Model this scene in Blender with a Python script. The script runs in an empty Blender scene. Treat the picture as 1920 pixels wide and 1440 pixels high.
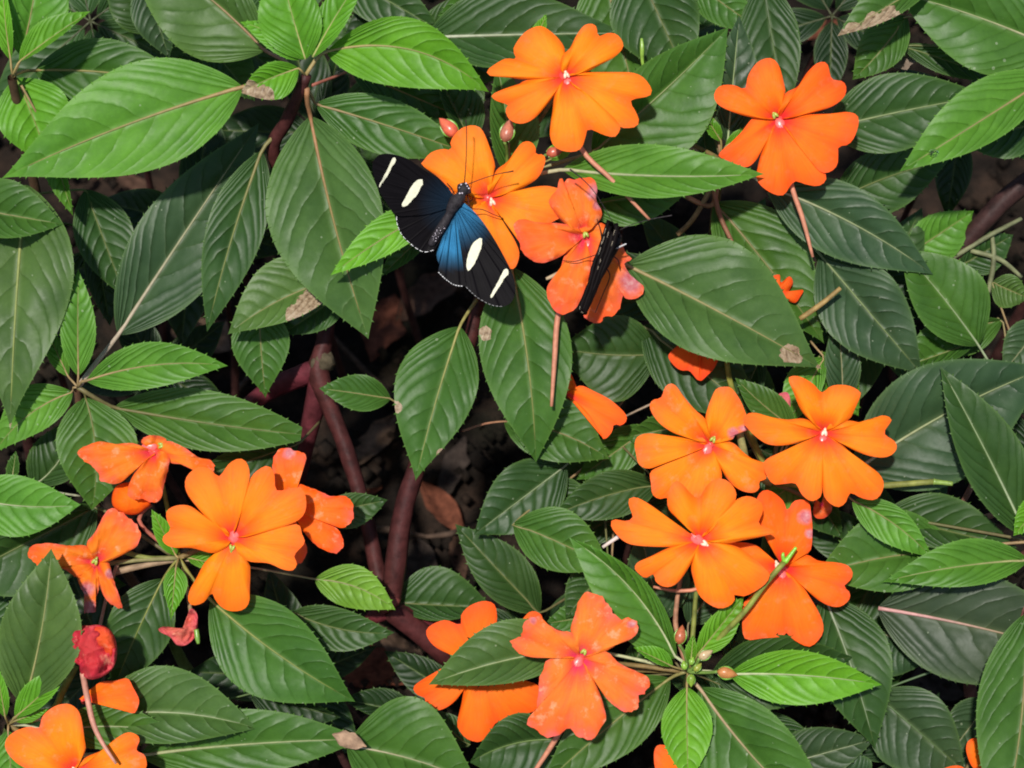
import bpy, math, random
from mathutils import Vector, noise
R = random.Random(7)
sc = bpy.context.scene
# ------------------------------------------------------------------ camera
K = 0.31 / 1920.0            # metres per unit of the plan (1 unit = about 0.16 mm)
PITCH = math.radians(55)     # the camera looks down into the bed
DIST = 4026 * K              # camera to the plane of the flowers
DEEP = 5000 * K              # camera to the soil along the axis
FWD = Vector((0, math.cos(PITCH), -math.sin(PITCH)))
UP = Vector((0, math.sin(PITCH), math.cos(PITCH)))
RIGHT = Vector((1, 0, 0))
CAM = Vector((0, 0, DEEP * math.sin(PITCH)))
cd = bpy.data.cameras.new('camera')
cam = bpy.data.objects.new('camera', cd)
sc.collection.objects.link(cam)
cam.location = CAM
cam.rotation_euler = (math.pi / 2 - PITCH, 0, 0)
cd.sensor_width = 36
cd.angle = 2 * math.atan(960 * K / DIST)
cd.clip_start = 0.02
cd.clip_end = 50
cd.dof.use_dof = True
cd.dof.focus_distance = DIST - 60 * K
cd.dof.aperture_fstop = 15
sc.camera = cam
# ------------------------------------------------------------------ light
sun_dir = (-FWD + 0.24 * UP - 0.15 * RIGHT).normalized()      # from the plants to the sun
elev = math.asin(sun_dir.z)
azim = math.atan2(sun_dir.x, sun_dir.y)
w = bpy.data.worlds.new('World')
sc.world = w
w.use_nodes = True
nt = w.node_tree
bg = nt.nodes['Background']
sky = nt.nodes.new('ShaderNodeTexSky')
sky.sky_type = 'NISHITA'
sky.sun_disc = False
sky.sun_elevation = elev
sky.sun_rotation = azim
nt.links.new(sky.outputs[0], bg.inputs[0])
bg.inputs[1].default_value = 0.09
sd = bpy.data.lights.new('sun', 'SUN')
sd.energy = 4.0
sd.angle = math.radians(2.5)
sd.color = (1.0, 0.96, 0.90)
sun = bpy.data.objects.new('sun', sd)
sc.collection.objects.link(sun)
sun.rotation_euler = (-sun_dir).to_track_quat('-Z', 'Y').to_euler()
sc.view_settings.view_transform = 'Standard'
sc.view_settings.look = 'None'
sc.view_settings.exposure = 0.45
sc.view_settings.gamma = 1.0
sc.view_settings.use_curve_mapping = False
sc.cycles.filter_width = 1.9

# ------------------------------------------------------------------ helpers
def W(x, y, z=0.0):
    """plan position (x, y in units, z units nearer than the flower plane) to a point of the bed"""
    d = DIST - z * K
    f = d / DIST * K
    return CAM + FWD * d + RIGHT * ((x - 960) * f) - UP * ((y - 720) * f)

def ground_under(p, dx=0.0, dy=0.0):
    return Vector((p.x + dx, p.y + dy, 0.0))

def new_obj(name, verts, faces, mat, parent=None, uv=None, attr=None, colattr=None, color=None, smooth=True):
    off = parent_loc(parent)
    me = bpy.data.meshes.new(name)
    me.from_pydata([v - off for v in verts], [], faces)
    if smooth:
        me.polygons.foreach_set('use_smooth', [True] * len(me.polygons))
    if uv:
        lay = me.uv_layers.new(name='UVMap')
        flat = []
        for l in me.loops:
            flat += uv[l.vertex_index]
        lay.data.foreach_set('uv', flat)
    if attr:
        for nm, vals in attr.items():
            a = me.attributes.new(nm, 'FLOAT', 'POINT')
            a.data.foreach_set('value', vals)
    if colattr:
        a = me.color_attributes.new('Col', 'FLOAT_COLOR', 'POINT')
        flat = []
        for c in colattr:
            flat += [c[0], c[1], c[2], 1.0]
        a.data.foreach_set('color', flat)
    me.materials.append(mat)
    o = bpy.data.objects.new(name, me)
    if color:
        o.color = color
    sc.collection.objects.link(o)
    if parent:
        o.parent = parent
    elif parent is None:
        pass
    return o

def parent_loc(p):
    if p is None:
        return Vector((0, 0, 0))
    v = p.location.copy()
    while p.parent:
        p = p.parent
        v += p.location
    return v

def thing(name, label, cat, loc, group=None):
    o = bpy.data.objects.new(name, None)
    o.empty_display_size = 0.01
    o.location = loc
    o['label'] = label
    o['category'] = cat
    if group:
        o['group'] = group
    sc.collection.objects.link(o)
    return o

def catmull(pts, n, closed=False):
    """n samples, evenly spaced by length, of a smooth curve through pts (tuples)"""
    P = [tuple(map(float, p)) for p in pts]
    k = len(P[0])
    m = len(P)
    fine = []
    segs = m if closed else m - 1
    for i in range(segs):
        if closed:
            p0, p1, p2, p3 = P[(i - 1) % m], P[i], P[(i + 1) % m], P[(i + 2) % m]
        else:
            p0, p1, p2, p3 = P[max(i - 1, 0)], P[i], P[i + 1], P[min(i + 2, m - 1)]
        for s in range(10):
            t = s / 10
            fine.append(tuple(0.5 * (2 * p1[j] + (p2[j] - p0[j]) * t + (2 * p0[j] - 5 * p1[j] + 4 * p2[j] - p3[j]) * t * t
                              + (3 * p1[j] - p0[j] - 3 * p2[j] + p3[j]) * t ** 3) for j in range(k)))
    fine.append(P[0] if closed else P[-1])
    acc = [0.0]
    for a, b in zip(fine, fine[1:]):
        acc.append(acc[-1] + math.dist(a[:3], b[:3]))
    out = []
    tot = acc[-1] or 1.0
    j = 0
    cnt = n if closed else n - 1
    for i in range(n):
        s = tot * i / cnt
        while j < len(acc) - 2 and acc[j + 1] < s:
            j += 1
        q = (s - acc[j]) / max(acc[j + 1] - acc[j], 1e-9)
        out.append(tuple(fine[j][c] + (fine[j + 1][c] - fine[j][c]) * min(max(q, 0), 1) for c in range(k)))
    return out

def tube_geo(path, sides=8, samples=None, wob=0.0, verts=None, faces=None, seed=0.0, cap=True):
    """path: (x, y, z, r) plan points; returns verts, faces of a round tapering tube"""
    if verts is None:
        verts, faces = [], []
    n = samples or max(5, len(path) * 4)
    pts = catmull(path, n)
    P = [W(*p[:3]) for p in pts]
    base = len(verts)
    prev = None
    for i, p in enumerate(P):
        t = (P[min(i + 1, n - 1)] - P[max(i - 1, 0)])
        t = t.normalized() if t.length > 1e-9 else Vector((0, 0, 1))
        a = prev if prev is not None else (Vector((0.3, 0.2, 1)) if abs(t.z) < .9 else Vector((1, 0, 0)))
        a = (a - t * a.dot(t)).normalized()
        prev = a
        b = t.cross(a)
        r = pts[i][3] * K
        for s in range(sides):
            an = 2 * math.pi * s / sides
            rr = r * (1 + wob * noise.noise((i * .45 + seed, s * 1.3, seed)))
            verts.append(p + a * (math.cos(an) * rr) + b * (math.sin(an) * rr))
    for i in range(n - 1):
        for s in range(sides):
            s2 = (s + 1) % sides
            faces.append((base + i * sides + s, base + i * sides + s2, base + (i + 1) * sides + s2, base + (i + 1) * sides + s))
    if cap:
        faces.append(tuple(base + s for s in range(sides))[::-1])
        faces.append(tuple(base + (n - 1) * sides + s for s in range(sides)))
    return verts, faces

def tube(name, path, mat, parent, color=None, **k):
    v, f = tube_geo(path, seed=R.random() * 90, **k)
    sides = k.get('sides', 8)
    n = len(v) // sides
    uv = [(i // sides / max(n - 1, 1), 0.0) for i in range(len(v))] if name == 'midrib' else None
    return new_obj(name, v, f, mat, parent, color=color, uv=uv)

# ------------------------------------------------------------------ materials
def mat_base(name):
    m = bpy.data.materials.new(name)
    m.use_nodes = True
    return m, m.node_tree, m.node_tree.nodes['Principled BSDF'], m.node_tree.nodes['Material Output']

def N(t, kind, **kw):
    n = t.nodes.new(kind)
    for k, v in kw.items():
        setattr(n, k, v)
    return n

def M_(t, op, a, b=None, c=None, clamp=False):
    n = t.nodes.new('ShaderNodeMath')
    n.operation = op
    n.use_clamp = clamp
    for i, x in enumerate((a, b, c)):
        if x is None:
            continue
        if isinstance(x, (int, float)):
            n.inputs[i].default_value = x
        else:
            t.links.new(x, n.inputs[i])
    return n.outputs[0]

def mixc(t, fac, a, b, blend='MIX'):
    n = t.nodes.new('ShaderNodeMix')
    n.data_type = 'RGBA'
    n.blend_type = blend
    for sock, x in ((n.inputs[0], fac), (n.inputs[6], a), (n.inputs[7], b)):
        if isinstance(x, (int, float)):
            sock.default_value = x
        elif isinstance(x, tuple):
            sock.default_value = (*x, 1) if len(x) == 3 else x
        else:
            t.links.new(x, sock)
    return n.outputs[2]

def noise_tex(t, scale, detail=3, rough=.55, vec=None):
    n = t.nodes.new('ShaderNodeTexNoise')
    n.inputs['Scale'].default_value = scale
    n.inputs['Detail'].default_value = detail
    n.inputs['Roughness'].default_value = rough
    if vec is None:
        vec = N(t, 'ShaderNodeTexCoord').outputs['Object']
    t.links.new(vec, n.inputs['Vector'])
    return n.outputs['Fac']

def ramp(t, fac, stops):
    n = t.nodes.new('ShaderNodeValToRGB')
    while len(n.color_ramp.elements) < len(stops):
        n.color_ramp.elements.new(.5)
    for e, (p, c) in zip(n.color_ramp.elements, stops):
        e.position = p
        e.color = (*c, 1)
    t.links.new(fac, n.inputs[0])
    return n.outputs[0]

VEIN_N = 7.5
VEIN_A = 0.47
VEIN_P = 1.32
def leaf_material(name='leaf_green', rough=0.47):
    m, t, p, out = mat_base(name)
    L = t.links
    uv = N(t, 'ShaderNodeUVMap', uv_map='UVMap').outputs[0]
    sep = N(t, 'ShaderNodeSeparateXYZ')
    L.new(uv, sep.inputs[0])
    u = sep.outputs[0]
    v = M_(t, 'ABSOLUTE', M_(t, 'MULTIPLY_ADD', sep.outputs[1], 2.0, -1.0))
    info = N(t, 'ShaderNodeObjectInfo')
    # secondary veins arch forward from the midrib towards the margin
    wob = M_(t, 'MULTIPLY_ADD', noise_tex(t, 160, 2), 0.05, -0.025)
    av = M_(t, 'MULTIPLY', M_(t, 'POWER', v, VEIN_P), VEIN_A)
    t0 = M_(t, 'DIVIDE', M_(t, 'SUBTRACT', M_(t, 'ADD', u, wob), av), M_(t, 'SUBTRACT', 1.0, av))
    side = M_(t, 'MULTIPLY', M_(t, 'GREATER_THAN', sep.outputs[1], .5), 0.37)
    ph = M_(t, 'ADD', M_(t, 'MULTIPLY', t0, VEIN_N), side)
    fr = M_(t, 'ABSOLUTE', M_(t, 'SUBTRACT', M_(t, 'FRACT', ph), .5))          # .5 on a vein, 0 between
    near = M_(t, 'MULTIPLY', fr, 2.0)
    line = M_(t, 'POWER', near, 14.0)
    fade = M_(t, 'SUBTRACT', 1.0, M_(t, 'POWER', v, 3.0), clamp=True)
    line = M_(t, 'MULTIPLY', line, fade)
    quilt = M_(t, 'MULTIPLY', M_(t, 'POWER', near, 2.4), fade)
    mid = M_(t, 'POWER', M_(t, 'SUBTRACT', 1.0, v), 26.0)
    # colours
    n1 = noise_tex(t, 90, 4)
    n2 = noise_tex(t, 900, 3)
    base = info.outputs['Color']
    lo = mixc(t, 1.0, base, (.72, .76, .74), 'MULTIPLY')
    hi = mixc(t, 1.0, base, (1.22, 1.18, 1.10), 'MULTIPLY')
    c = mixc(t, M_(t, 'MULTIPLY_ADD', n1, 2.2, -.6, clamp=True), lo, hi)
    c = mixc(t, M_(t, 'MULTIPLY', M_(t, 'MULTIPLY_ADD', n2, 1.6, -.3, clamp=True), .22), c, (.02, .05, .012))
    patch = M_(t, 'MULTIPLY_ADD', noise_tex(t, 70, 2), 5.0, -2.4, clamp=True)
    vc = mixc(t, patch, mixc(t, 1.0, base, (.55, .60, .5), 'MULTIPLY'), mixc(t, .20, base, (.28, .34, .14)))
    c = mixc(t, M_(t, 'MULTIPLY', line, .45), c, vc)
    c = mixc(t, M_(t, 'MULTIPLY', mid, .40), c, mixc(t, .5, base, (.24, .25, .07)))
    edge = M_(t, 'POWER', v, 14.0)
    c = mixc(t, M_(t, 'MULTIPLY', edge, .35), c, mixc(t, .5, base, (.20, .34, .07)))
    spot = N(t, 'ShaderNodeAttribute', attribute_name='spot').outputs['Fac']
    sp = M_(t, 'GREATER_THAN', M_(t, 'ADD', spot, M_(t, 'MULTIPLY_ADD', noise_tex(t, 300, 4), .8, -.40)), .5)
    brown = ramp(t, noise_tex(t, 700, 3), [(.28, (.12, .075, .04)), (.5, (.30, .21, .13)), (.72, (.42, .33, .22))])
    c = mixc(t, sp, c, brown)
    # scattered pale specks
    vor = N(t, 'ShaderNodeTexVoronoi')
    vor.inputs['Scale'].default_value = 260
    L.new(N(t, 'ShaderNodeTexCoord').outputs['Object'], vor.inputs['Vector'])
    speck = M_(t, 'LESS_THAN', vor.outputs['Distance'], M_(t, 'MULTIPLY_ADD', noise_tex(t, 60, 2), .32, -.11))
    c = mixc(t, M_(t, 'MULTIPLY', speck, .35), c, (.36, .40, .28))
    L.new(c, p.inputs['Base Color'])
    p.inputs['Specular IOR Level'].default_value = .27
    rg = M_(t, 'MULTIPLY_ADD', n1, .22, rough - .11)
    L.new(rg, p.inputs['Roughness'])
    h = M_(t, 'ADD', M_(t, 'MULTIPLY', quilt, -1.0), M_(t, 'MULTIPLY', n2, .10))
    h = M_(t, 'ADD', h, M_(t, 'MULTIPLY', noise_tex(t, 300, 3), .22))
    h = M_(t, 'ADD', h, M_(t, 'MULTIPLY', line, -.12))
    bump = N(t, 'ShaderNodeBump')
    bump.inputs['Strength'].default_value = .75
    bump.inputs['Distance'].default_value = .00045
    L.new(h, bump.inputs['Height'])
    L.new(bump.outputs[0], p.inputs['Normal'])
    tr = N(t, 'ShaderNodeBsdfTranslucent')
    L.new(mixc(t, 1.0, c, (1.5, 1.7, .5), 'MULTIPLY'), tr.inputs[0])
    mx = N(t, 'ShaderNodeMixShader')
    mx.inputs[0].default_value = .22
    L.new(p.outputs[0], mx.inputs[1])
    L.new(tr.outputs[0], mx.inputs[2])
    L.new(mx.outputs[0], out.inputs[0])
    return m

def petal_material():
    m, t, p, out = mat_base('petal_orange')
    L = t.links
    uv = N(t, 'ShaderNodeUVMap', uv_map='UVMap').outputs[0]
    sep = N(t, 'ShaderNodeSeparateXYZ')
    L.new(uv, sep.inputs[0])
    s, a = sep.outputs[0], sep.outputs[1]
    info = N(t, 'ShaderNodeObjectInfo')
    base = info.outputs['Color']
    wilt = info.outputs['Alpha']
    cmb = N(t, 'ShaderNodeCombineXYZ')
    L.new(M_(t, 'MULTIPLY', s, 3.0), cmb.inputs[0])
    L.new(M_(t, 'MULTIPLY', a, 46.0), cmb.inputs[1])
    L.new(info.outputs['Random'], cmb.inputs[2])
    streak = noise_tex(t, 1.0, 3, .6, cmb.outputs[0])
    n1 = noise_tex(t, 130, 3)
    mult = ramp(t, s, [(0.0, (.80, .20, 5.0)), (.12, (.90, .32, 4.0)), (.24, (.98, .72, 1.4)), (.45, (1, 1.22, 1.0)), (.72, (1, 1.12, 1.0)), (1.0, (.98, .74, 1.2))])
    c = mixc(t, 1.0, base, mult, 'MULTIPLY')
    c = mixc(t, M_(t, 'MULTIPLY_ADD', streak, 1.8, -.55, clamp=True), c, mixc(t, 1.0, c, (1.04, 1.28, 1.0), 'MULTIPLY'))
    c = mixc(t, M_(t, 'MULTIPLY_ADD', n1, 1.8, -.55, clamp=True), c, mixc(t, 1.0, c, (1.0, .84, 1.0), 'MULTIPLY'))
    crease = M_(t, 'MULTIPLY', M_(t, 'POWER', M_(t, 'SUBTRACT', 1.0, M_(t, 'ABSOLUTE', M_(t, 'MULTIPLY_ADD', a, 2.0, -1.0))), 9.0), .55)
    c = mixc(t, crease, c, mixc(t, 1.0, c, (1.0, .68, 1.1), 'MULTIPLY'))
    # ageing: pink margins; pale patches paint in bruises and wet highlights
    we = M_(t, 'MULTIPLY', wilt, M_(t, 'POWER', s, 5.0))
    pink = M_(t, 'MULTIPLY', we, M_(t, 'MULTIPLY_ADD', noise_tex(t, 170, 3), 3.2, -1.35, clamp=True))
    c = mixc(t, pink, c, (.75, .13, .13))
    bruise_gloss = M_(t, 'MULTIPLY', wilt, M_(t, 'MULTIPLY_ADD', noise_tex(t, 260, 5, .65), 7.0, -3.9, clamp=True))
    c = mixc(t, M_(t, 'MULTIPLY', bruise_gloss, .6), c, (.88, .46, .27))
    spot = N(t, 'ShaderNodeAttribute', attribute_name='spot').outputs['Fac']
    sp = M_(t, 'MULTIPLY_ADD', M_(t, 'ADD', spot, M_(t, 'MULTIPLY_ADD', noise_tex(t, 240, 3), .6, -.3)), 3.0, -1.2, clamp=True)
    c = mixc(t, sp, c, ramp(t, noise_tex(t, 600, 3), [(.3, (.50, .09, .10)), (.55, (.58, .19, .20)), (.75, (.66, .36, .34))]))
    L.new(c, p.inputs['Base Color'])
    p.inputs['Roughness'].default_value = .55
    p.inputs['Specular IOR Level'].default_value = .10
    bump = N(t, 'ShaderNodeBump')
    bump.inputs['Strength'].default_value = .5
    bump.inputs['Distance'].default_value = .00025
    h = M_(t, 'ADD', streak, M_(t, 'MULTIPLY', noise_tex(t, 420, 3), M_(t, 'MULTIPLY_ADD', wilt, 2.2, .35)))
    L.new(h, bump.inputs['Height'])
    L.new(bump.outputs[0], p.inputs['Normal'])
    tr = N(t, 'ShaderNodeBsdfTranslucent')
    L.new(mixc(t, 1.0, c, (1.05, .9, .7), 'MULTIPLY'), tr.inputs[0])
    mx = N(t, 'ShaderNodeMixShader')
    mx.inputs[0].default_value = .28
    L.new(p.outputs[0], mx.inputs[1])
    L.new(tr.outputs[0], mx.inputs[2])
    L.new(mx.outputs[0], out.inputs[0])
    return m

def plain_material(name, scale=400, lo=.7, hi=1.25, rough=.5, bump=.0002, spec=.4):
    """object colour with a mottled grain"""
    m, t, p, out = mat_base(name)
    info = N(t, 'ShaderNodeObjectInfo')
    n = noise_tex(t, scale, 4)
    b = info.outputs['Color']
    c = mixc(t, M_(t, 'MULTIPLY_ADD', n, 2.4, -.7, clamp=True), mixc(t, 1.0, b, (lo,) * 3, 'MULTIPLY'), mixc(t, 1.0, b, (hi,) * 3, 'MULTIPLY'))
    t.links.new(c, p.inputs['Base Color'])
    p.inputs['Roughness'].default_value = rough
    p.inputs['Specular IOR Level'].default_value = spec
    bp = N(t, 'ShaderNodeBump')
    bp.inputs['Strength'].default_value = .6
    bp.inputs['Distance'].default_value = bump
    t.links.new(noise_tex(t, scale * 2, 3), bp.inputs['Height'])
    t.links.new(bp.outputs[0], p.inputs['Normal'])
    return m

def soil_material():
    m, t, p, out = mat_base('soil')
    n = noise_tex(t, 45, 6, .65)
    c = ramp(t, n, [(.30, (.006, .0048, .004)), (.48, (.016, .012, .0095)), (.60, (.034, .022, .016)), (.74, (.065, .036, .024))])  # ramp darkened to hold the shade down between the plants
    c = mixc(t, M_(t, 'MULTIPLY_ADD', noise_tex(t, 14, 3), 3.0, -1.5, clamp=True), c, (.012, .014, .007))
    t.links.new(c, p.inputs['Base Color'])
    p.inputs['Roughness'].default_value = .95
    p.inputs['Specular IOR Level'].default_value = .06
    bp = N(t, 'ShaderNodeBump')
    bp.inputs['Strength'].default_value = 1.0
    bp.inputs['Distance'].default_value = .004
    t.links.new(noise_tex(t, 160, 6, .7), bp.inputs['Height'])
    t.links.new(bp.outputs[0], p.inputs['Normal'])
    return m

def wing_material():
    m, t, p, out = mat_base('butterfly_wing')
    L = t.links
    uv = N(t, 'ShaderNodeUVMap', uv_map='UVMap').outputs[0]
    sep = N(t, 'ShaderNodeSeparateXYZ')
    L.new(uv, sep.inputs[0])
    col = N(t, 'ShaderNodeAttribute', attribute_name='Col').outputs['Color']
    met = N(t, 'ShaderNodeAttribute', attribute_name='blue').outputs['Fac']
    cmb = N(t, 'ShaderNodeCombineXYZ')
    L.new(M_(t, 'MULTIPLY', sep.outputs[0], 2.0), cmb.inputs[0])
    L.new(M_(t, 'MULTIPLY', sep.outputs[1], 70.0), cmb.inputs[1])
    st = noise_tex(t, 1.0, 3, .7, cmb.outputs[0])
    c = mixc(t, M_(t, 'MULTIPLY_ADD', st, 2.4, -.8, clamp=True), mixc(t, 1.0, col, (.5, .5, .5), 'MULTIPLY'), col)
    L.new(c, p.inputs['Base Color'])
    L.new(M_(t, 'MULTIPLY', met, .8), p.inputs['Metallic'])
    p.inputs['Roughness'].default_value = .50
    p.inputs['Specular IOR Level'].default_value = .03
    fr = M_(t, 'ABSOLUTE', M_(t, 'SUBTRACT', M_(t, 'FRACT', M_(t, 'MULTIPLY', sep.outputs[1], 11.0)), .5))
    vein = M_(t, 'POWER', M_(t, 'MULTIPLY', fr, 2.0), 14.0)
    bp = N(t, 'ShaderNodeBump')
    bp.inputs['Strength'].default_value = .6
    bp.inputs['Distance'].default_value = .0003
    L.new(M_(t, 'ADD', vein, M_(t, 'MULTIPLY', st, .4)), bp.inputs['Height'])
    L.new(bp.outputs[0], p.inputs['Normal'])
    return m

LEAF = leaf_material()
PETAL = petal_material()
STEM = plain_material('stem_skin', 260, .55, 1.4, .55, .0003, .16)
RIB = plain_material('leaf_rib', 500, .8, 1.2, .5, .0001, .25)
def green_towards_tip(m):
    t = m.node_tree
    p = t.nodes['Principled BSDF']
    src = p.inputs['Base Color'].links[0].from_socket
    sep = N(t, 'ShaderNodeSeparateXYZ')
    t.links.new(N(t, 'ShaderNodeUVMap', uv_map='UVMap').outputs[0], sep.inputs[0])
    f = M_(t, 'MULTIPLY', M_(t, 'MULTIPLY_ADD', sep.outputs[0], 2.6, -.55, clamp=True), .8)
    t.links.new(mixc(t, f, src, mixc(t, .62, src, (.075, .135, .025))), p.inputs['Base Color'])
green_towards_tip(RIB)
BITS = plain_material('flower_heart', 700, .75, 1.25, .32, .0001, .5)
DRY = plain_material('dry_plant_matter', 300, .45, 1.5, .9, .0006, .08)
SOIL = soil_material()
WING = wing_material()
BLACK = plain_material('butterfly_body_scales', 900, .5, 1.6, .6, .0003, .15)
PALE = plain_material('wing_pale_scales', 900, .85, 1.08, .7, .0001, .2)

# ------------------------------------------------------------------ the soil
def soil():
    def axis(n, core, far):
        a = [core * (2 * i / n - 1) for i in range(n + 1)]
        return [-far, -far * .5, -core * 1.6] + a + [core * 1.6, far * .5, far]
    cx, cy = 0.0, DEEP * math.cos(PITCH)
    xs = axis(120, .34, 6.0)
    ys = axis(120, .40, 6.0)
    v, f = [], []
    for y in ys:
        for x in xs:
            h = .010 * noise.noise((x * 14, y * 14, 1)) + .006 * noise.noise((x * 45, y * 45, 4)) + .004 * noise.noise((x * 120, y * 120, 9))
            v.append(Vector((cx + x, cy + y, h - .006)))
    n = len(xs)
    for j in range(len(ys) - 1):
        for i in range(n - 1):
            f.append((j * n + i, j * n + i + 1, (j + 1) * n + i + 1, (j + 1) * n + i))
    o = new_obj('ground', v, f, SOIL)
    o['kind'] = 'structure'
    o['label'] = 'dark soil under the plants'
soil()

# ------------------------------------------------------------------ leaves
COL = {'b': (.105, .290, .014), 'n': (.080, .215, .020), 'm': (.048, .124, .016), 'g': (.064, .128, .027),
       'd': (.027, .068, .014), 'e': (.034, .068, .027), 'x': (.011, .030, .008), 'y': (.16, .32, .03), 'u': (.038, .058, .031)}  # x is darkest: dimness of the deep leaves put into the green
RIBCOL = {'b': (.30, .30, .10), 'n': (.26, .24, .10), 'm': (.24, .22, .10), 'g': (.26, .23, .11), 'd': (.10, .13, .05),
          'e': (.30, .30, .22), 'x': (.05, .07, .03), 'y': (.36, .38, .16), 'u': (.30, .17, .15)}

def leaf(plant, B, T, A, C, z, cls='m', Mp=None, stalk=None, spots=(), arch=None, rib=None, nu=40, nv=9, teeth=True, fold=None, redstalk=True, blunt=0):
    bx, by = B
    dx, dy = T[0] - bx, T[1] - by
    L = math.hypot(dx, dy)
    dx, dy = dx / L, dy / L
    nx, ny = dy, -dx
    def loc(p):
        return ((p[0] - bx) * dx + (p[1] - by) * dy) / L, (p[0] - bx) * nx + (p[1] - by) * ny
    m = 0.0
    if Mp:
        tm, hm = loc(Mp)
        tm = min(max(tm, .2), .8)
        m = hm / (4 * tm * (1 - tm))
    offs = lambda t: 4 * m * t * (1 - t)
    tA, hA = loc(A)
    tC, hC = loc(C)
    hA -= offs(min(max(tA, 0), 1))
    hC -= offs(min(max(tC, 0), 1))
    wp, wn = (hA, -hC) if hA > hC else (hC, -hA)
    wp, wn = max(wp, 6), max(wn, 6)
    pk = min(max((tA + tC) / 2, .30), .62)
    p = .84
    q = p * (1 - pk) / pk
    q = max(q, 1.16)
    pk = p / (p + q)
    top = pk ** p * (1 - pk) ** q
    prof = lambda t: (max(t, 0) ** p * max(1 - t, 0) ** q / top) if 0 < t < 1 else 0.0
    Wt = max(wp, wn) * 1.04
    zb, zt = z
    if arch is None:
        arch = .045 * L * R.uniform(.6, 1.5)
    if fold is None:
        fold = R.uniform(.10, .30)
    sd = R.random() * 100
    ripple = R.uniform(.03, .075)
    curl = R.uniform(.10, .28)
    nteeth = max(4, int(L / 19))
    V, F, UV, SP = [], [], [], []
    row = 2 * nv + 1
    def zz(t, v, wv):
        f = prof(t)
        w_ = Wt * f
        zc = zb + (zt - zb) * t + 4 * arch * t * (1 - t) - .05 * L * max(t - .75, 0) ** 1.3 * 4
        nar = math.sqrt(max(Wt * Wt - wv * wv, 0)) * .55
        a = abs(v)
        zc += f * nar * a + w_ * (fold * a - curl * a * a)
        zc += w_ * ripple * a * a * math.sin(t * 13 + sd + (2.1 if v > 0 else 0)) + w_ * .10 * noise.noise((t * 2.5 + sd, v * 1.2, sd))
        av = VEIN_A * a ** VEIN_P
        t0 = (t - av) / (1 - av)
        ph = t0 * VEIN_N + (.37 if v > 0 else 0)
        near = abs(ph - math.floor(ph) - .5) * 2
        zc -= .036 * Wt * (near ** 2.2) * min(1, a * 5) * (1 - a ** 4) * min(1, f * 1.5)
        zc -= .05 * w_ * math.exp(-(a * 7) ** 2)
        return zc
    def pt(t, v):
        wv = wp if v > 0 else wn
        jag = 1 + .012 * noise.noise((t * 9 + sd, 3.3, v)) if abs(v) > .99 else 1
        h = offs(t) + v * wv * prof(t) * jag
        return bx + dx * L * t + nx * h, by + dy * L * t + ny * h, zz(t, v, wv)
    for i in range(nu + 1):
        t = i / nu
        t = .5 - .5 * math.cos(math.pi * (.04 + .96 * t) ) if blunt == 0 else t * (1 - blunt)
        t = min(max(t, .0012), .9995)
        for j in range(row):
            v = (j - nv) / nv
            x, y, zq = pt(t, v)
            V.append(W(x, y, zq))
            UV.append((t, .5 + .5 * v))
            s = 0.0
            for (sx, sy, sr) in spots:
                s = max(s, 1.05 - math.hypot(x - sx, y - sy) / sr * .55)
            SP.append(max(s, 0.0))
    for i in range(nu):
        for j in range(row - 1):
            a = i * row + j
            F.append((a, a + 1, a + row + 1, a + row))
    if teeth:                                   # bristle-tipped teeth along the margin
        for sgn in (-1, 1):
            for k in range(nteeth):
                t = .07 + .88 * (k + R.uniform(.25, .75)) / nteeth
                if blunt and t > 1 - blunt:
                    continue
                x0, y0, z0 = pt(t - 1.7 / L, sgn)
                x1, y1, z1 = pt(t + 1.7 / L, sgn)
                xm, ym, zm = pt(t, sgn * .93)
                ox, oy = nx * sgn, ny * sgn
                ln = R.uniform(2.5, 6.5) * min(1, .35 + L / 330)
                fx, fy = ox * .75 + dx * .66, oy * .75 + dy * .66
                b = len(V)
                V += [W(x0, y0, z0), W(x1, y1, z1), W(xm, ym, zm + .4), W((x0 + x1) / 2 + fx * ln, (y0 + y1) / 2 + fy * ln, (z0 + z1) / 2 + R.uniform(0, 3))]
                UV += [(t, .5 + .5 * sgn)] * 4
                SP += [0.0] * 4
                F += [(b, b + 3, b + 2), (b + 3, b + 1, b + 2), (b, b + 1, b + 3)]
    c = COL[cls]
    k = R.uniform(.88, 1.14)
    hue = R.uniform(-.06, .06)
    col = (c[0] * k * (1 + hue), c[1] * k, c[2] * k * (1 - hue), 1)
    o = new_obj('leaf', V, F, LEAF, plant, uv=UV, attr={'spot': SP} if spots else None, color=col)
    # petiole and midrib: one tapering rib along the leaf
    path = []
    r0 = max(1.9, min(4.3, L * .0098))
    if stalk:
        sx, sy, sz = stalk
        path.append((sx, sy, sz, r0 * 1.25))
        path.append(((sx + bx) / 2 + nx * m * .3, (sy + by) / 2 + ny * m * .3, (sz + zb) / 2 + 6, r0 * 1.15))
    for t in (.004, .12, .26, .42, .58, .74, .88):
        x, y, zq = pt(t, 0)
        path.append((x, y, zq + r0 * (.28 - .2 * t), r0 * (1 - .86 * t ** .8)))
    rc = rib or RIBCOL[cls]
    if redstalk and stalk and rib is None and cls not in 'x':
        kk = .5 if cls == 'd' else 1.0
        rc = tuple(.55 * a + .45 * b * kk for a, b in zip(rc, (.24, .085, .05)))
    tube('midrib', path, RIB, o, color=(*rc, 1), sides=6, samples=22)
    return o

# ------------------------------------------------------------------ flowers
ORANGE = (.88, .185, .0070)
REDOR = (.86, .125, .0065)
def fr(ox, oy, k):
    return lambda pts: [(ox + x / k, oy + y / k) for x, y in pts]

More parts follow.
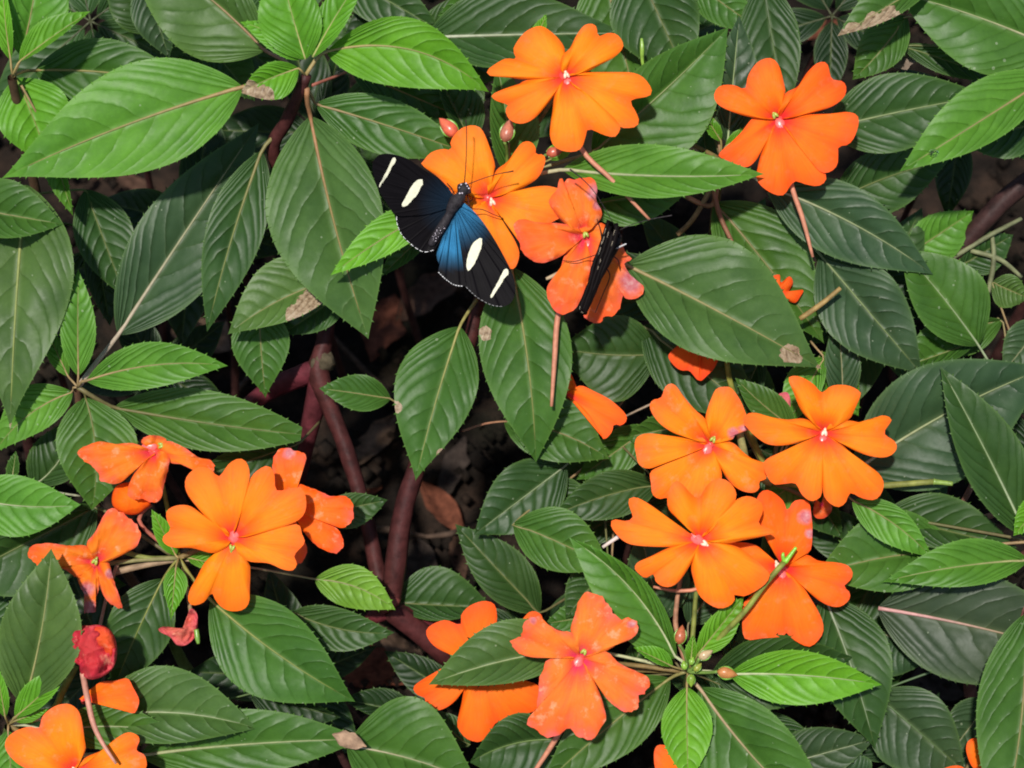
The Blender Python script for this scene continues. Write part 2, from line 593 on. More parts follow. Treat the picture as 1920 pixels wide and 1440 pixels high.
def fan(c, outline, zf, n=44, rings=9, rag=0.0):
    pts = catmull(outline, n)
    if rag:
        sd = R.random() * 60
        pts = [(x + (x - c[0]) * .01 * rag * (noise.noise((i * .45, sd, 0)) + .8 * noise.noise((i * 1.1, sd, 3))),
                y + (y - c[1]) * .01 * rag * (noise.noise((i * .45, sd, 0)) + .8 * noise.noise((i * 1.1, sd, 3)))) for i, (x, y) in enumerate(pts)]
    V, UV = [], []
    for s in range(rings + 1):
        q = (s / rings) ** .9
        for i, (x, y) in enumerate(pts):
            X, Y = c[0] + (x - c[0]) * q, c[1] + (y - c[1]) * q
            V.append((X, Y, zf(X, Y, q, i / (n - 1))))
            UV.append((q, i / (n - 1)))
    F = []
    for s in range(rings):
        for i in range(n - 1):
            a = s * n + i
            F.append((a, a + n, a + n + 1, a + 1))
    return V, UV, F

def petal(flower, c, outline, zc, order=0, tilt=(0, 0), wilt=.12, colr=ORANGE, throat=14, crump=0.0, spots=()):
    sd = R.random() * 99
    lobe = R.uniform(1.5, 5)
    back = R.uniform(2, 12)
    size = max(math.hypot(x - c[0], y - c[1]) for x, y in outline)
    mx = sum(x for x, y in outline) / len(outline) - c[0]
    my = sum(y for x, y in outline) / len(outline) - c[1]
    lift = R.uniform(-.04, .10)
    def zf(x, y, q, j):
        r = math.hypot(x - c[0], y - c[1])
        z = zc + order * 3.2 * min(1, q * 2) - throat * math.exp(-(r / 17) ** 2)
        z += lobe * q * math.sin(2 * math.pi * j) ** 2 - back * q ** 3 + lift * r
        z += 1.6 * q * noise.noise((x * .03, y * .03, sd)) + (tilt[0] * (x - c[0]) + tilt[1] * (y - c[1]))
        z += 2.2 * q * q * math.sin(j * 17 + sd) * .5
        if crump:
            z += crump * q * (noise.noise((x * .035, y * .035, sd)) * 1.2 + noise.noise((x * .09, y * .09, sd)) * .7)
        return z
    V, UV, F = fan(c, outline, zf, rag=7 * max(0, wilt - .3), n=60 if wilt > .3 else 44, rings=13 if crump else 9)
    SP = [max([max(0, 1.05 - math.hypot(x - a, y - b) / r_ * .55) for a, b, r_ in spots] + [0]) for x, y, z in V] if spots else None
    k = R.uniform(.93, 1.07)
    col = (colr[0], colr[1] * k, colr[2], wilt)
    return new_obj('petal', [W(*p) for p in V], F, PETAL, flower, uv=UV, attr={'spot': SP} if SP else None, color=col)

def ball_geo(x, y, z, r, V, F, seg=8, rings=6, sx=1, sy=1, sz=1, ang=0):
    b = len(V)
    ca, sa = math.cos(ang), math.sin(ang)
    for i in range(rings + 1):
        th = math.pi * i / rings
        for s in range(seg):
            ph = 2 * math.pi * s / seg
            a, e, d = r * sx * math.cos(th), r * sy * math.sin(th) * math.cos(ph), r * sz * math.sin(th) * math.sin(ph)
            V.append(W(x + a * ca - e * sa, y + a * sa + e * ca, z + d))
    for i in range(rings):
        for s in range(seg):
            s2 = (s + 1) % seg
            F.append((b + i * seg + s, b + (i + 1) * seg + s, b + (i + 1) * seg + s2, b + i * seg + s2))

def flower(plant, label, c, zc, petals, stalk=None, spur=None, wilt=.12, colr=ORANGE, crump=0.0, tilt=(0, 0), heart=None, name='flower', throat=14, spots=(), stalkcol=(.17, .12, .045)):
    """the throat tube is the flower's own mesh; petals, anther, spur and stalk hang on it"""
    x, y = c
    if throat < 6:
        v, f = tube_geo([(x, y, zc - 8, 3), (x, y, zc - 22, 4), (x + 3, y + 5, zc - 42, 4)], sides=8, samples=6)
    else:
        v, f = tube_geo([(x, y, zc - 9, 12), (x, y, zc - 22, 9), (x + 3, y + 5, zc - 42, 4)], sides=10, samples=8)
    fl = new_obj(name, v, f, BITS, plant, color=(.55, .06, .05, 1))
    fl['label'] = label
    for i, o in enumerate(petals):
        petal(fl, c, o, zc, i, tilt, wilt, colr, throat, crump, spots)
    if heart:
        (ax, ay), (px, py), bright = heart      # anther cap and the pink lip beside it
        V, F = [], []
        an = math.atan2(py - ay, px - ax)
        ball_geo(px, py, zc - 9, 11.5, V, F, seg=10, sx=1.35, sy=.95, sz=.45, ang=an)
        ball_geo(px + 3 * math.cos(an), py + 3 * math.sin(an), zc - 6, 5.5, V, F, sx=1.3, sy=.6, sz=.5, ang=an)
        new_obj('throat_lip', V, F, BITS, fl, color=(.82, .11, .10, 1))
        V, F = [], []
        qx, qy = -math.sin(an), math.cos(an)
        for sg in (-1, 1):
            ball_geo(ax + sg * 2.4 * qx, ay + sg * 2.4 * qy, zc - 2, 4.2, V, F, sx=1.5, sy=.8, sz=.9, ang=an + sg * .3)
        ball_geo(ax - 5 * math.cos(an), ay - 5 * math.sin(an), zc - 4, 4.0, V, F, sx=1.4, sy=.8, sz=.8, ang=an)
        new_obj('anther', V, F, BITS, fl, color=((.80, .50, .36, 1) if bright else (.30, .34, .05, 1)))
    if spur:
        pth = [(a, b, zz_, r) for a, b, zz_, r in spur]
        tube('spur', pth, RIB, fl, color=(.42, .17, .10, 1), sides=7)
    if stalk:
        sx, sy, sz = stalk
        tube('flower_stalk', [(sx, sy, sz, 5), ((sx + x) / 2, (sy + y) / 2, min(sz, zc - 40) - 8, 4.4), (x + 3, y + 5, zc - 40, 4)], STEM, fl, color=(*stalkcol, 1), sides=7)
    return fl

def blob(name, parent, outline, zc, depth, colr, mat, wilt=1.0, crump=8.0, label=None):
    """a shrivelled or curled lump with the given outline and a rounded, crumpled body"""
    n = 46
    o = catmull(outline, n, closed=True)
    cx = sum(p[0] for p in o) / n
    cy = sum(p[1] for p in o) / n
    sd = R.random() * 50
    V, UV, F = [], [], []
    rings = 26
    for s in range(rings + 1):
        th = math.pi * s / rings
        for i, (x, y) in enumerate(o):
            q = math.sin(th)
            X, Y = cx + (x - cx) * q, cy + (y - cy) * q
            Z = zc + depth * math.cos(th)
            cr = crump * q * (noise.noise((X * .05, Y * .05, sd)) - .8 * abs(noise.noise((X * .08, Y * .08, sd + 7))) + .5 * noise.noise((X * .16, Y * .16, sd)))
            V.append(W(X, Y, Z + cr))
            UV.append((.45 + .5 * q, i / n))
    for s in range(rings):
        for i in range(n):
            a, b = s * n + i, s * n + (i + 1) % n
            F.append((a, a + n, b + n, b))
    ob = new_obj(name, V, F, mat, parent, uv=UV, color=(*colr, wilt))
    if label:
        ob['label'] = label
    return ob

def bud(plant, x, y, z, r, ang, colr=(.42, .10, .06), stalk=None):
    V, F = [], []
    n, seg = 9, 9
    ca, sa = math.cos(ang), math.sin(ang)
    for i in range(n + 1):
        t = i / n
        rr = r * (math.sin(math.pi * t ** .72) ** .8) * .62 if 0 < t < 1 else .02
        for s in range(seg):
            ph = 2 * math.pi * s / seg
            a = (t - .45) * 2.1 * r
            e = rr * math.cos(ph)
            V.append(W(x + a * ca - e * sa, y + a * sa + e * ca, z + rr * math.sin(ph)))
    for i in range(n):
        for s in range(seg):
            s2 = (s + 1) % seg
            F.append((i * seg + s, i * seg + s2, (i + 1) * seg + s2, (i + 1) * seg + s))
    o = new_obj('bud', V, F, BITS, plant, color=(*colr, 1))
    # two green sepals hugging the bud
    for sg in (-1, 1):
        v2, f2 = [], []
        for i in range(6):
            t = i / 5
            wv = r * .40 * math.sin(math.pi * (t * .8 + .15))
            for j in (-1, 0, 1):
                a = (t - .55) * 1.5 * r
                e = sg * r * (.16 + .42 * math.sin(math.pi * min(t * .7 + .1, 1))) + j * wv * .32
                v2.append(W(x + a * ca - e * sa, y + a * sa + e * ca, z + r * .05 + (2 if j == 0 else 0)))
        for i in range(5):
            for j in range(2):
                a = i * 3 + j
                f2.append((a, a + 1, a + 4, a + 3))
        new_obj('sepal', v2, f2, BITS, o, color=(.12, .28, .03, 1))
    if stalk:
        tube('bud_stalk', [(*stalk, 3.6), ((stalk[0] + x) / 2, (stalk[1] + y) / 2, (stalk[2] + z) / 2 + 4, 3.2), (x - ca * r * .9, y - sa * r * .9, z, 3)], STEM, o, color=(.12, .2, .04, 1), sides=6)
    return o

BROWN = (.050, .020, .017)
GREENSTEM = (.10, .13, .035)
def plant(label, top, foot=(0, 0), stemcol=BROWN, r=11, path=None, group='impatiens plants of the flower bed'):
    """a plant stands where its stem meets the soil; top is its growing tip"""
    P = W(*top)
    g = ground_under(P, foot[0] * K, foot[1] * K)
    o = thing('impatiens_plant', label, 'plant', g, group)
    if path:
        tube('stem', path, STEM, o, color=(*stemcol, 1), sides=10, wob=.10, samples=len(path) * 6)
    else:
        stem_world(o, P, g, r, stemcol)
    return o

def stem_world(o, P, g, r, col, name='stem'):
    V, F = [], []
    n, sides = 16, 9
    bow = Vector((R.uniform(-.012, .012), R.uniform(-.008, .012), 0))
    sdd = R.random() * 40
    for i in range(n):
        t = i / (n - 1)
        c = g.lerp(P, t) + bow * math.sin(math.pi * t) - Vector((0, 0, .004 * (1 - t)))
        rr = r * K * (1.35 - .6 * t) * (1 + .22 * max(0, math.cos(t * 22)) ** 8)
        for s in range(sides):
            a = 2 * math.pi * s / sides
            V.append(c + Vector((math.cos(a), math.sin(a), 0)) * rr * (1 + .1 * noise.noise((i * .5, s, sdd))))
    for i in range(n - 1):
        for s in range(sides):
            s2 = (s + 1) % sides
            F.append((i * sides + s, i * sides + s2, (i + 1) * sides + s2, (i + 1) * sides + s))
    return new_obj(name, V, F, STEM, o, color=(*col, 1))

#--PLANTS--
# ------------------------------------------------------------------ the forked plant that carries both butterflies
A = plant('tall impatiens with forked dark red stems, carrying both butterflies\' flowers', (840, 1235, -210), (0, 0), (.060, .016, .016),
          path=[(875, 1262, -330, 26), (835, 1226, -215, 23), (780, 1180, -180, 22), (728, 1140, -160, 22)])
S1 = (.050, .014, .013)
tube('stem', [(728, 1146, -160, 19), (708, 1070, -165, 16), (690, 985, -160, 15), (655, 860, -150, 16), (622, 770, -145, 17), (597, 700, -140, 22), (606, 650, -135, 17), (615, 590, -130, 15), (610, 500, -120, 14), (560, 390, -70, 13), (512, 285, 20, 13), (538, 225, 70, 12), (563, 170, 130, 10), (575, 140, 150, 9)], STEM, A, color=(*S1, 1), sides=10, wob=.12, samples=70)
tube('stem', [(730, 1146, -160, 19), (742, 1060, -140, 21), (752, 980, -130, 20), (778, 885, -115, 18), (830, 760, -95, 16), (876, 655, -70, 14), (897, 570, -50, 12), (925, 450, -20, 11), (948, 345, 20, 9), (952, 318, 40, 8)], STEM, A, color=(*S1, 1), sides=10, wob=.10, samples=60)
tube('stem', [(598, 690, -140, 20), (560, 706, -160, 22), (505, 732, -190, 20), (455, 768, -230, 17), (400, 800, -270, 13)], STEM, A, color=(.085, .016, .022, 1), sides=10, wob=.08, samples=26)
tube('stem', [(600, 700, -140, 19), (590, 760, -170, 20), (575, 830, -220, 17), (560, 900, -290, 14)], STEM, A, color=(.075, .016, .020, 1), sides=10, wob=.08, samples=22)
tube('stem', [(722, 1146, -160, 18), (700, 1155, -165, 15), (690, 1150, -168, 10)], STEM, A, color=(.10, .018, .022, 1), sides=10, wob=.05, samples=10)
tube('stem', [(735, 1142, -165, 17), (800, 1165, -200, 16), (880, 1168, -240, 12)], STEM, A, color=(.080, .014, .018, 1), sides=10, wob=.05, samples=14)
tube('stem_node', [(590, 676, -140, 14), (600, 680, -136, 19), (612, 676, -134, 19), (622, 670, -138, 13)], DRY, A, color=(.060, .048, .030, 1), sides=12, wob=.5, samples=12)
tube('stem_node', [(722, 1122, -150, 22), (727, 1130, -150, 26), (733, 1138, -152, 24)], STEM, A, color=(.13, .035, .03, 1), sides=12, wob=.2, samples=8)
tube('spur', [(1050, 511, 98, 4), (1036, 518, 95, 4), (1024, 523, 93, 3)], RIB, A, color=(.34, .28, .18, 1), sides=7)
P1 = (573, 142, 150)
leaf(A, (455, 163), (2, 335), (233, 122), (312, 310), (130, 120), 'n', (240, 233), (560, 150, 140), rib=(.26, .17, .07))
leaf(A, (497, 95), (215, -120), (295, 58), (470, -15), (60, 50), 'g', (385, -10), (558, 138, 130), rib=(.26, .13, .08))
leaf(A, (563, 112), (450, 41), (530, 48), (488, 82), (165, 160), 'b', (512, 66), None)
leaf(A, (573, 112), (522, -75), (470, -10), (595, 0), (170, 190), 'b', (543, 10), None)
leaf(A, (586, 108), (692, -62), (596, 20), (650, 42), (172, 195), 'b', (630, 30), None)
leaf(A, (560, 128), (450, 174), (492, 122), (524, 186), (175, 170), 'b', (505, 148), P1, spots=[(470, 174, 20), (495, 180, 20)])
leaf(A, (612, 97), (917, 173), (775, 34), (745, 163), (140, 130), 'b', (765, 92), P1)
leaf(A, (582, 218), (691, 636), (497, 400), (728, 430), (80, 70), 'g', (622, 400), (575, 165, 140), rib=(.27, .13, .06))
leaf(A, (491, 283), (388, 623), (370, 480), (504, 410), (50, 30), 'd', (440, 430), (520, 250, 40), rib=(.16, .14, .05))
leaf(A, (592, 195), (885, 290), (735, 184), (715, 291), (70, 50), 'm', (740, 240), (575, 165, 130))
leaf(A, (660, 132), (900, 235), (775, 140), (760, 225), (20, -20), 'd', None, (585, 160, 130), rib=(.28, .09, .06))
# leaves along the rest of the fork
leaf(A, (640, 520), (427, 627), (515, 486), (548, 600), (10, 30), 'g', (530, 560), (612, 560, -110), spots=[(585, 570, 30), (555, 590, 20), (610, 560, 26)])
leaf(A, (485, 575), (498, 747), (434, 645), (543, 635), (-40, -70), 'm', (490, 660), (610, 560, -120))
leaf(A, (650, 545), (528, 628), (570, 545), (600, 625), (-50, -60), 'd', None, (612, 590, -125))
leaf(A, (733, 748), (598, 728), (665, 700), (660, 769), (-40, -20), 'm', (665, 737), (800, 800, -100))
leaf(A, (862, 612), (779, 902), (731, 745), (905, 700), (20, 45), 'm', (818, 750), (897, 558, -45), spots=[(742, 765, 13), (828, 850, 9)], rib=(.25, .22, .07))
leaf(A, (958, 500), (1005, 868), (903, 690), (1073, 655), (40, 25), 'm', (990, 680), (945, 400, 0), spots=[(910, 625, 14)], rib=(.22, .18, .06))
leaf(A, (945, 790), (1143, 861), (1085, 756), (1030, 866), (-40, -20), 'm', (1050, 812), (868, 808, -95), rib=(.26, .12, .07))
leaf(A, (832, 385), (619, 517), (688, 420), (738, 474), (150, 152), 'b', (730, 440), (948, 345, 20), arch=4, fold=.08)
leaf(A, (815, 420), (712, 520), (745, 450), (790, 470), (-10, 0), 'm', None, (940, 380, 10))
leaf(A, (955, 335), (930, 118), (916, 215), (1012, 240), (40, 60), 'm', (950, 225), None)
leaf(A, (885, 270), (815, 130), (830, 200), (900, 180), (0, 0), 'd', None, (948, 345, 20))
leaf(A, (1030, 300), (1080, 246), (1044, 262), (1068, 288), (70, 75), 'b', None, (952, 330, 30))
leaf(A, (1005, 75), (1025, 25), (1000, 50), (1022, 62), (70, 80), 'b', None, None)
leaf(A, (1055, 318), (1434, 326), (1215, 270), (1230, 372), (85, 168), 'n', (1230, 330), (955, 330, 30), rib=(.34, .34, .2))
leaf(A, (1090, 385), (1300, 350), (1200, 360), (1175, 425), (10, 0), 'm', None, (955, 345, 20))
leaf(A, (1110, 285), (1366, 50), (1180, 140), (1335, 240), (20, 50), 'm', (1240, 175), (955, 330, 30), rib=(.20, .20, .09))
leaf(A, (1175, 497), (1541, 692), (1395, 462), (1265, 645), (70, 60), 'g', (1345, 583), (950, 370, 10), spots=[(1480, 663, 17), (1496, 672, 10), (1538, 690, 9)], rib=(.30, .20, .10))
f1 = fr(900, 30, 5.332)
flower(A, 'wide open orange flower above the blue-winged butterfly, its spur crossing a leaf', f1([(850, 610)])[0], 165, [
    f1([(840, 500), (850, 340), (780, 220), (650, 115), (560, 105), (440, 170), (340, 310), (345, 390), (365, 430), (260, 425), (170, 470), (75, 540), (85, 590), (170, 605), (320, 620), (470, 635), (700, 600)]),
    f1([(740, 620), (470, 640), (400, 675), (250, 725), (130, 780), (120, 815), (180, 855), (280, 890), (255, 940), (290, 1030), (380, 1075), (480, 1060), (580, 990), (700, 850), (790, 720)]),
    f1([(930, 690), (1000, 770), (1200, 880), (1390, 1080), (1385, 1170), (1340, 1210), (1240, 1190), (1090, 1130), (1060, 1190), (1020, 1310), (950, 1355), (830, 1350), (740, 1300), (700, 1200), (705, 1080), (725, 950), (745, 790), (800, 700)]),
    f1([(920, 570), (1060, 562), (1400, 560), (1540, 570), (1640, 620), (1715, 730), (1690, 800), (1510, 845), (1560, 960), (1590, 1050), (1560, 1105), (1480, 1120), (1390, 1105), (1300, 1000), (1150, 860), (1000, 760), (930, 690)]),
    f1([(800, 520), (820, 400), (900, 320), (960, 200), (1040, 95), (1120, 78), (1165, 110), (1185, 200), (1280, 170), (1370, 185), (1430, 270), (1415, 340), (1330, 420), (1200, 490), (1060, 560), (900, 590)])],
    stalk=(952, 325, 30), spur=[(1062, 155, 125, 6), (1085, 270, 128, 5), (1150, 340, 132, 4.2), (1218, 412, 130, 2.6)], heart=((1062, 141), (1067, 160), True))
f3 = fr(780, 220, 4.8)
flower(A, 'orange flower under the head of the blue-winged butterfly', f3([(650, 730)])[0], 120, [
    f3([(560, 720), (450, 700), (300, 640), (250, 700), (300, 800), (430, 900), (520, 850), (600, 800)]),
    f3([(690, 830), (750, 900), (830, 1010), (900, 1130), (930, 1230), (900, 1340), (850, 1365), (760, 1300), (650, 1150), (560, 950), (500, 830), (600, 800)]),
    f3([(760, 690), (900, 660), (1100, 620), (1230, 625), (1350, 680), (1380, 800), (1300, 900), (1200, 960), (1150, 1060), (1050, 1150), (940, 1130), (850, 1000), (760, 890), (700, 820)]),
    f3([(640, 600), (700, 490), (710, 420), (660, 260), (600, 120), (540, 75), (450, 80), (370, 130), (310, 220), (320, 290), (230, 285), (130, 320), (70, 390), (55, 430), (200, 540), (330, 660), (500, 720)]),
    f3([(660, 620), (720, 480), (820, 400), (900, 290), (960, 225), (1030, 220), (1075, 270), (1080, 330), (1140, 335), (1165, 380), (1140, 470), (1080, 560), (930, 650), (780, 700)])],
    stalk=(950, 335, 25), heart=((923, 380), (926, 390), True))
f4 = fr(940, 310, 4.5)
flower(A, 'ageing orange flower with purple-edged petals under the black folded butterfly', f4([(700, 600)])[0], 135, [
    f4([(720, 560), (780, 500), (860, 490), (960, 600), (1010, 640), (1050, 740), (1100, 790), (1040, 840), (1120, 960), (1200, 1020), (1190, 1090), (1100, 1130), (1030, 1100), (980, 900), (860, 720)]),
    f4([(740, 700), (760, 850), (720, 1000), (690, 1250), (740, 1310), (800, 1340), (850, 1320), (865, 1285), (930, 1280), (990, 1220), (1020, 1120), (1040, 1000), (1000, 800), (900, 720)]),
    f4([(650, 650), (540, 750), (500, 860), (440, 940), (390, 1020), (385, 1100), (430, 1200), (500, 1260), (570, 1240), (640, 1190), (720, 1000), (760, 800), (720, 680)]),
    f4([(640, 520), (500, 490), (300, 480), (200, 455), (120, 470), (105, 520), (140, 620), (170, 720), (240, 790), (330, 825), (430, 800), (530, 750), (640, 660)]),
    f4([(520, 480), (450, 400), (400, 310), (430, 250), (470, 200), (490, 115), (520, 115), (525, 150), (560, 110), (610, 120), (640, 110), (700, 105), (780, 115), (810, 200), (800, 290), (845, 380), (840, 450), (790, 490), (650, 520)])],
    stalk=(950, 345, 20), spur=[(1060, 540, 95, 6), (1045, 600, 100, 5.5), (1040, 670, 98, 5), (1034, 762, 92, 3)], wilt=.55, colr=(.80, .135, .016), crump=7, spots=[(1116, 360, 17), (1120, 385, 10), (1182, 525, 24), (1186, 505, 14)], heart=((1098, 440), (1104, 465), False))
bud(A, 842, 240, 105, 23, math.radians(225), (.55, .10, .05), (905, 300, 50))
bud(A, 951, 247, 105, 22, math.radians(-75), (.36, .12, .07), (950, 320, 45))
bud(A, 1040, 284, 75, 18, math.radians(-20), (.38, .09, .05), (955, 330, 40))

# ------------------------------------------------------------------ upper left corner
B_ = plant('impatiens in the corner beside the big pale green leaf, bright tip leaves, no flower', (22, 145, 140), (-40, 20), (.06, .035, .02))
P2 = (24, 142, 140)
leaf(B_, (20, 112), (4, -45), (-12, 40), (24, 55), (160, 175), 'b', (10, 40), P2)
leaf(B_, (40, 105), (78, -115), (12, -5), (132, 0), (120, 130), 'n', (60, 15), P2)
leaf(B_, (36, 116), (170, 21), (55, 55), (112, 70), (165, 170), 'b', (90, 75), P2)
leaf(B_, (65, 132), (375, 168), (190, 71), (185, 205), (60, 40), 'm', (190, 135), P2, rib=(.24, .17, .06))
leaf(B_, (30, 146), (95, 318), (-8, 225), (130, 195), (90, 70), 'b', (62, 220), P2, rib=(.24, .20, .05))
leaf(B_, (90, 250), (137, 405), (128, 335), (88, 340), (60, 45), 'n', None, (40, 160, 120))

# ------------------------------------------------------------------ left edge
L_ = plant('impatiens at the border under the big left leaf, its broad leaves hanging', (-95, 380, 60), (-20, 0), BROWN)
PL = (-95, 380, 60)
leaf(L_, (-85, 385), (119, 421), (30, 338), (5, 447), (100, 110), 'm', None, PL)
leaf(L_, (48, 345), (19, 808), (139, 500), (-75, 520), (75, 95), 'g', (30, 570), PL, spots=[(22, 803, 9)], rib=(.26, .26, .08))
leaf(L_, (160, 355), (236, 560), (254, 440), (142, 455), (-40, -60), 'd', (195, 450), PL)
leaf(L_, (175, 430), (206, 612), (235, 510), (160, 520), (-110, -130), 'x', None, PL)
leaf(L_, (-70, 930), (152, 946), (25, 890), (35, 1008), (90, 100), 'n', (30, 948), None, rib=(.34, .34, .2))

# ------------------------------------------------------------------ middle left
C_ = plant('small impatiens with upright glossy leaf and no flower, left of the red stems', (145, 730, 60), (30, 10), (.10, .05, .03), r=9)
P3 = (146, 726, 62)
leaf(C_, (222, 628), (486, 230), (285, 380), (415, 500), (10, -30), 'e', (345, 440), P3, rib=(.34, .27, .20))
leaf(C_, (147, 705), (147, 504), (113, 622), (180, 620), (85, 100), 'n', (146, 600), P3)
leaf(C_, (162, 714), (428, 686), (285, 640), (260, 732), (95, 105), 'n', (285, 685), P3)
leaf(C_, (128, 706), (76, 595), (84, 660), (120, 650), (50, 40), 'n', None, P3)
leaf(C_, (136, 735), (-15, 855), (50, 722), (80, 808), (45, 20), 'n', (65, 770), P3)
leaf(C_, (160, 745), (172, 957), (106, 845), (258, 830), (40, 25), 'm', (180, 850), P3, rib=(.13, .12, .04))
leaf(C_, (213, 764), (600, 818), (470, 742), (400, 848), (15, 10), 'm', (400, 795), P3, blunt=.09, rib=(.12, .10, .04))
leaf(C_, (560, 832), (345, 905), (440, 838), (450, 920), (-60, -60), 'd', None, (600, 790, -150))
leaf(C_, (62, 912), (140, 780), (62, 835), (148, 880), (-20, -40), 'd', (110, 865), (150, 930, -40), rib=(.30, .30, .2))
leaf(C_, (22, 905), (30, 845), (12, 875), (36, 878), (0, 10), 'm', None, None)

# ------------------------------------------------------------------ lower left flower cluster
D_ = plant('impatiens with a five-petalled orange flower and three crumpled ones around a green tip', (335, 1048, 30), (0, 10), GREENSTEM, r=10)
P4 = (335, 1046, 40)
leaf(D_, (330, 1062), (320, 1168), (306, 1098), (352, 1092), (75, 70), 'b', None, P4)
leaf(D_, (306, 1085), (212, 1295), (200, 1165), (320, 1195), (10, -10), 'd', (262, 1175), P4, rib=(.20, .20, .05))
leaf(D_, (395, 1125), (667, 1316), (565, 1160), (425, 1272), (20, 20), 'm', (505, 1215), P4, rib=(.20, .20, .05))
leaf(D_, (330, 1042), (284, 955), (292, 1010), (322, 985), (40, 60), 'b', None, P4)
leaf(D_, (350, 1045), (425, 1062), (385, 1035), (390, 1068), (30, 25), 'b', None, P4)
leaf(D_, (182, 950), (-110, 1100), (45, 965), (60, 1125), (-30, -60), 'd', None, (320, 1040, 0))
leaf(D_, (590, 1086), (742, 1144), (672, 1060), (668, 1146), (-40, -50), 'y', (660, 1098), (345, 1050, 20), rib=(.30, .22, .13))
leaf(D_, (548, 1148), (740, 1186), (650, 1142), (640, 1224), (-20, -10), 'd', (640, 1180), (420, 1120, -60))
leaf(D_, (600, 965), (727, 937), (690, 916), (665, 990), (-60, -50), 'd', None, (440, 1000, -40))
f11 = fr(290, 820, 4.236)
flower(D_, 'five-petalled wide orange flower with pink heart, largest of the lower left cluster', f11([(620, 800)])[0], 110, [
    f11([(580, 910), (680, 950), (750, 1000), (760, 1080), (755, 1200), (750, 1310), (700, 1370), (600, 1380), (520, 1340), (470, 1270), (450, 1235), (390, 1310), (300, 1335), (265, 1290), (280, 1210), (330, 1120), (400, 990), (480, 920)]),
    f11([(700, 790), (920, 745), (1130, 690), (1170, 770), (1190, 840), (1110, 935), (1130, 1000), (1100, 1055), (1020, 1050), (900, 1000), (750, 985), (660, 920)]),
    f11([(560, 780), (480, 690), (380, 610), (280, 545), (180, 540), (100, 580), (95, 650), (125, 730), (65, 790), (75, 840), (150, 875), (300, 880), (460, 920), (570, 880)]),
    f11([(560, 720), (460, 680), (350, 570), (260, 450), (240, 360), (270, 290), (350, 235), (440, 250), (510, 310), (590, 210), (670, 168), (730, 200), (755, 300), (730, 440), (690, 570), (650, 670), (630, 720)]),
    f11([(650, 700), (700, 560), (740, 420), (770, 310), (850, 240), (910, 230), (950, 290), (970, 420), (1100, 400), (1180, 420), (1205, 530), (1180, 620), (1100, 680), (920, 740), (740, 790)])],
    stalk=P4, heart=((435, 1027), (440, 1003), False))
flower(D_, 'orange flower behind the wide one, its upper petal bruised grey', f11([(1080, 570)])[0], 45, [
    f11([(1080, 620), (1180, 800), (1210, 900), (1170, 990), (1100, 1000), (1020, 800)]),
    f11([(1080, 600), (1250, 600), (1370, 670), (1470, 750), (1500, 850), (1440, 915), (1350, 900), (1250, 830), (1160, 720)]),
    f11([(1080, 540), (1110, 400), (1150, 372), (1260, 410), (1400, 465), (1510, 465), (1570, 530), (1570, 660), (1490, 720), (1400, 690), (1270, 610)]),
    f11([(1020, 560), (960, 420), (935, 250), (950, 150), (1000, 90), (1090, 95), (1200, 140), (1190, 220), (1140, 330), (1090, 450)])],
    stalk=P4, wilt=.7, colr=REDOR, crump=4, spots=[(542, 850, 12)])
f13 = fr(40, 800, 4.0)
flower(D_, 'drooping orange flower with three ragged petals above the rolled bud', f13([(1000, 190)])[0], 100, [
    f13([(960, 160), (900, 120), (930, 75), (1010, 65), (1080, 90), (1100, 150), (1040, 170)]),
    f13([(1060, 120), (1120, 110), (1230, 160), (1330, 230), (1420, 250), (1450, 310), (1400, 350), (1300, 330), (1220, 285), (1115, 270), (1090, 200)]),
    f13([(1000, 200), (850, 125), (700, 130), (600, 110), (520, 130), (440, 170), (430, 220), (520, 290), (580, 350), (590, 400), (680, 430), (760, 410), (850, 330), (950, 270)]),
    f13([(1000, 220), (900, 290), (830, 380), (800, 480), (820, 540), (920, 545), (960, 565), (1040, 550), (1070, 440), (1100, 320), (1115, 230), (1090, 180)])],
    stalk=(334, 1040, 30), wilt=.75, crump=9, colr=(.80, .15, .014), heart=((302, 835), (280, 838), False), stalkcol=(.13, .15, .03))
blob('rolled_petal_bud', D_, f13([(820, 420), (720, 440), (680, 520), (690, 600), (760, 650), (860, 660), (940, 610), (970, 570), (900, 480)]), 55, 24, REDOR, PETAL, .1, 4, 'rolled-up orange bud under the drooping flower')
tube('bud_stalk', [(282, 945, 45, 5), (262, 980, 40, 4), (330, 1040, 30, 4)], STEM, D_, color=(.30, .09, .06, 1), sides=7)
flower(D_, 'ragged orange flower with a pink streaked lip, half behind the upright grey-green leaf', f13([(560, 1020)])[0], 75, [
    f13([(540, 1040), (430, 1110), (440, 1200), (470, 1260), (470, 1380), (500, 1395), (560, 1385), (520, 1340), (570, 1260), (590, 1170)]),
    f13([(570, 1040), (590, 1200), (650, 1310), (755, 1365), (740, 1290), (700, 1170), (660, 1030), (620, 1010)]),
    f13([(540, 1000), (500, 900), (350, 890), (200, 875), (90, 890), (50, 920), (60, 980), (150, 1060), (300, 1060), (420, 1130), (500, 1080)]),
    f13([(550, 990), (490, 880), (560, 780), (620, 660), (680, 610), (760, 650), (850, 720), (895, 800), (870, 890), (780, 950), (660, 1010)])],
    stalk=P4, wilt=.8, crump=8, colr=(.80, .15, .014), spots=[(206, 1075, 10), (163, 1105, 15), (168, 1140, 16)], heart=((178, 1053), (164, 1080), False), stalkcol=(.16, .15, .06))
tube('flower_stalk', [(222, 1052, 20, 4), (200, 1120, 10, 3.6), (186, 1180, 30, 3.4)], RIB, D_, color=(.30, .16, .10, 1), sides=7)
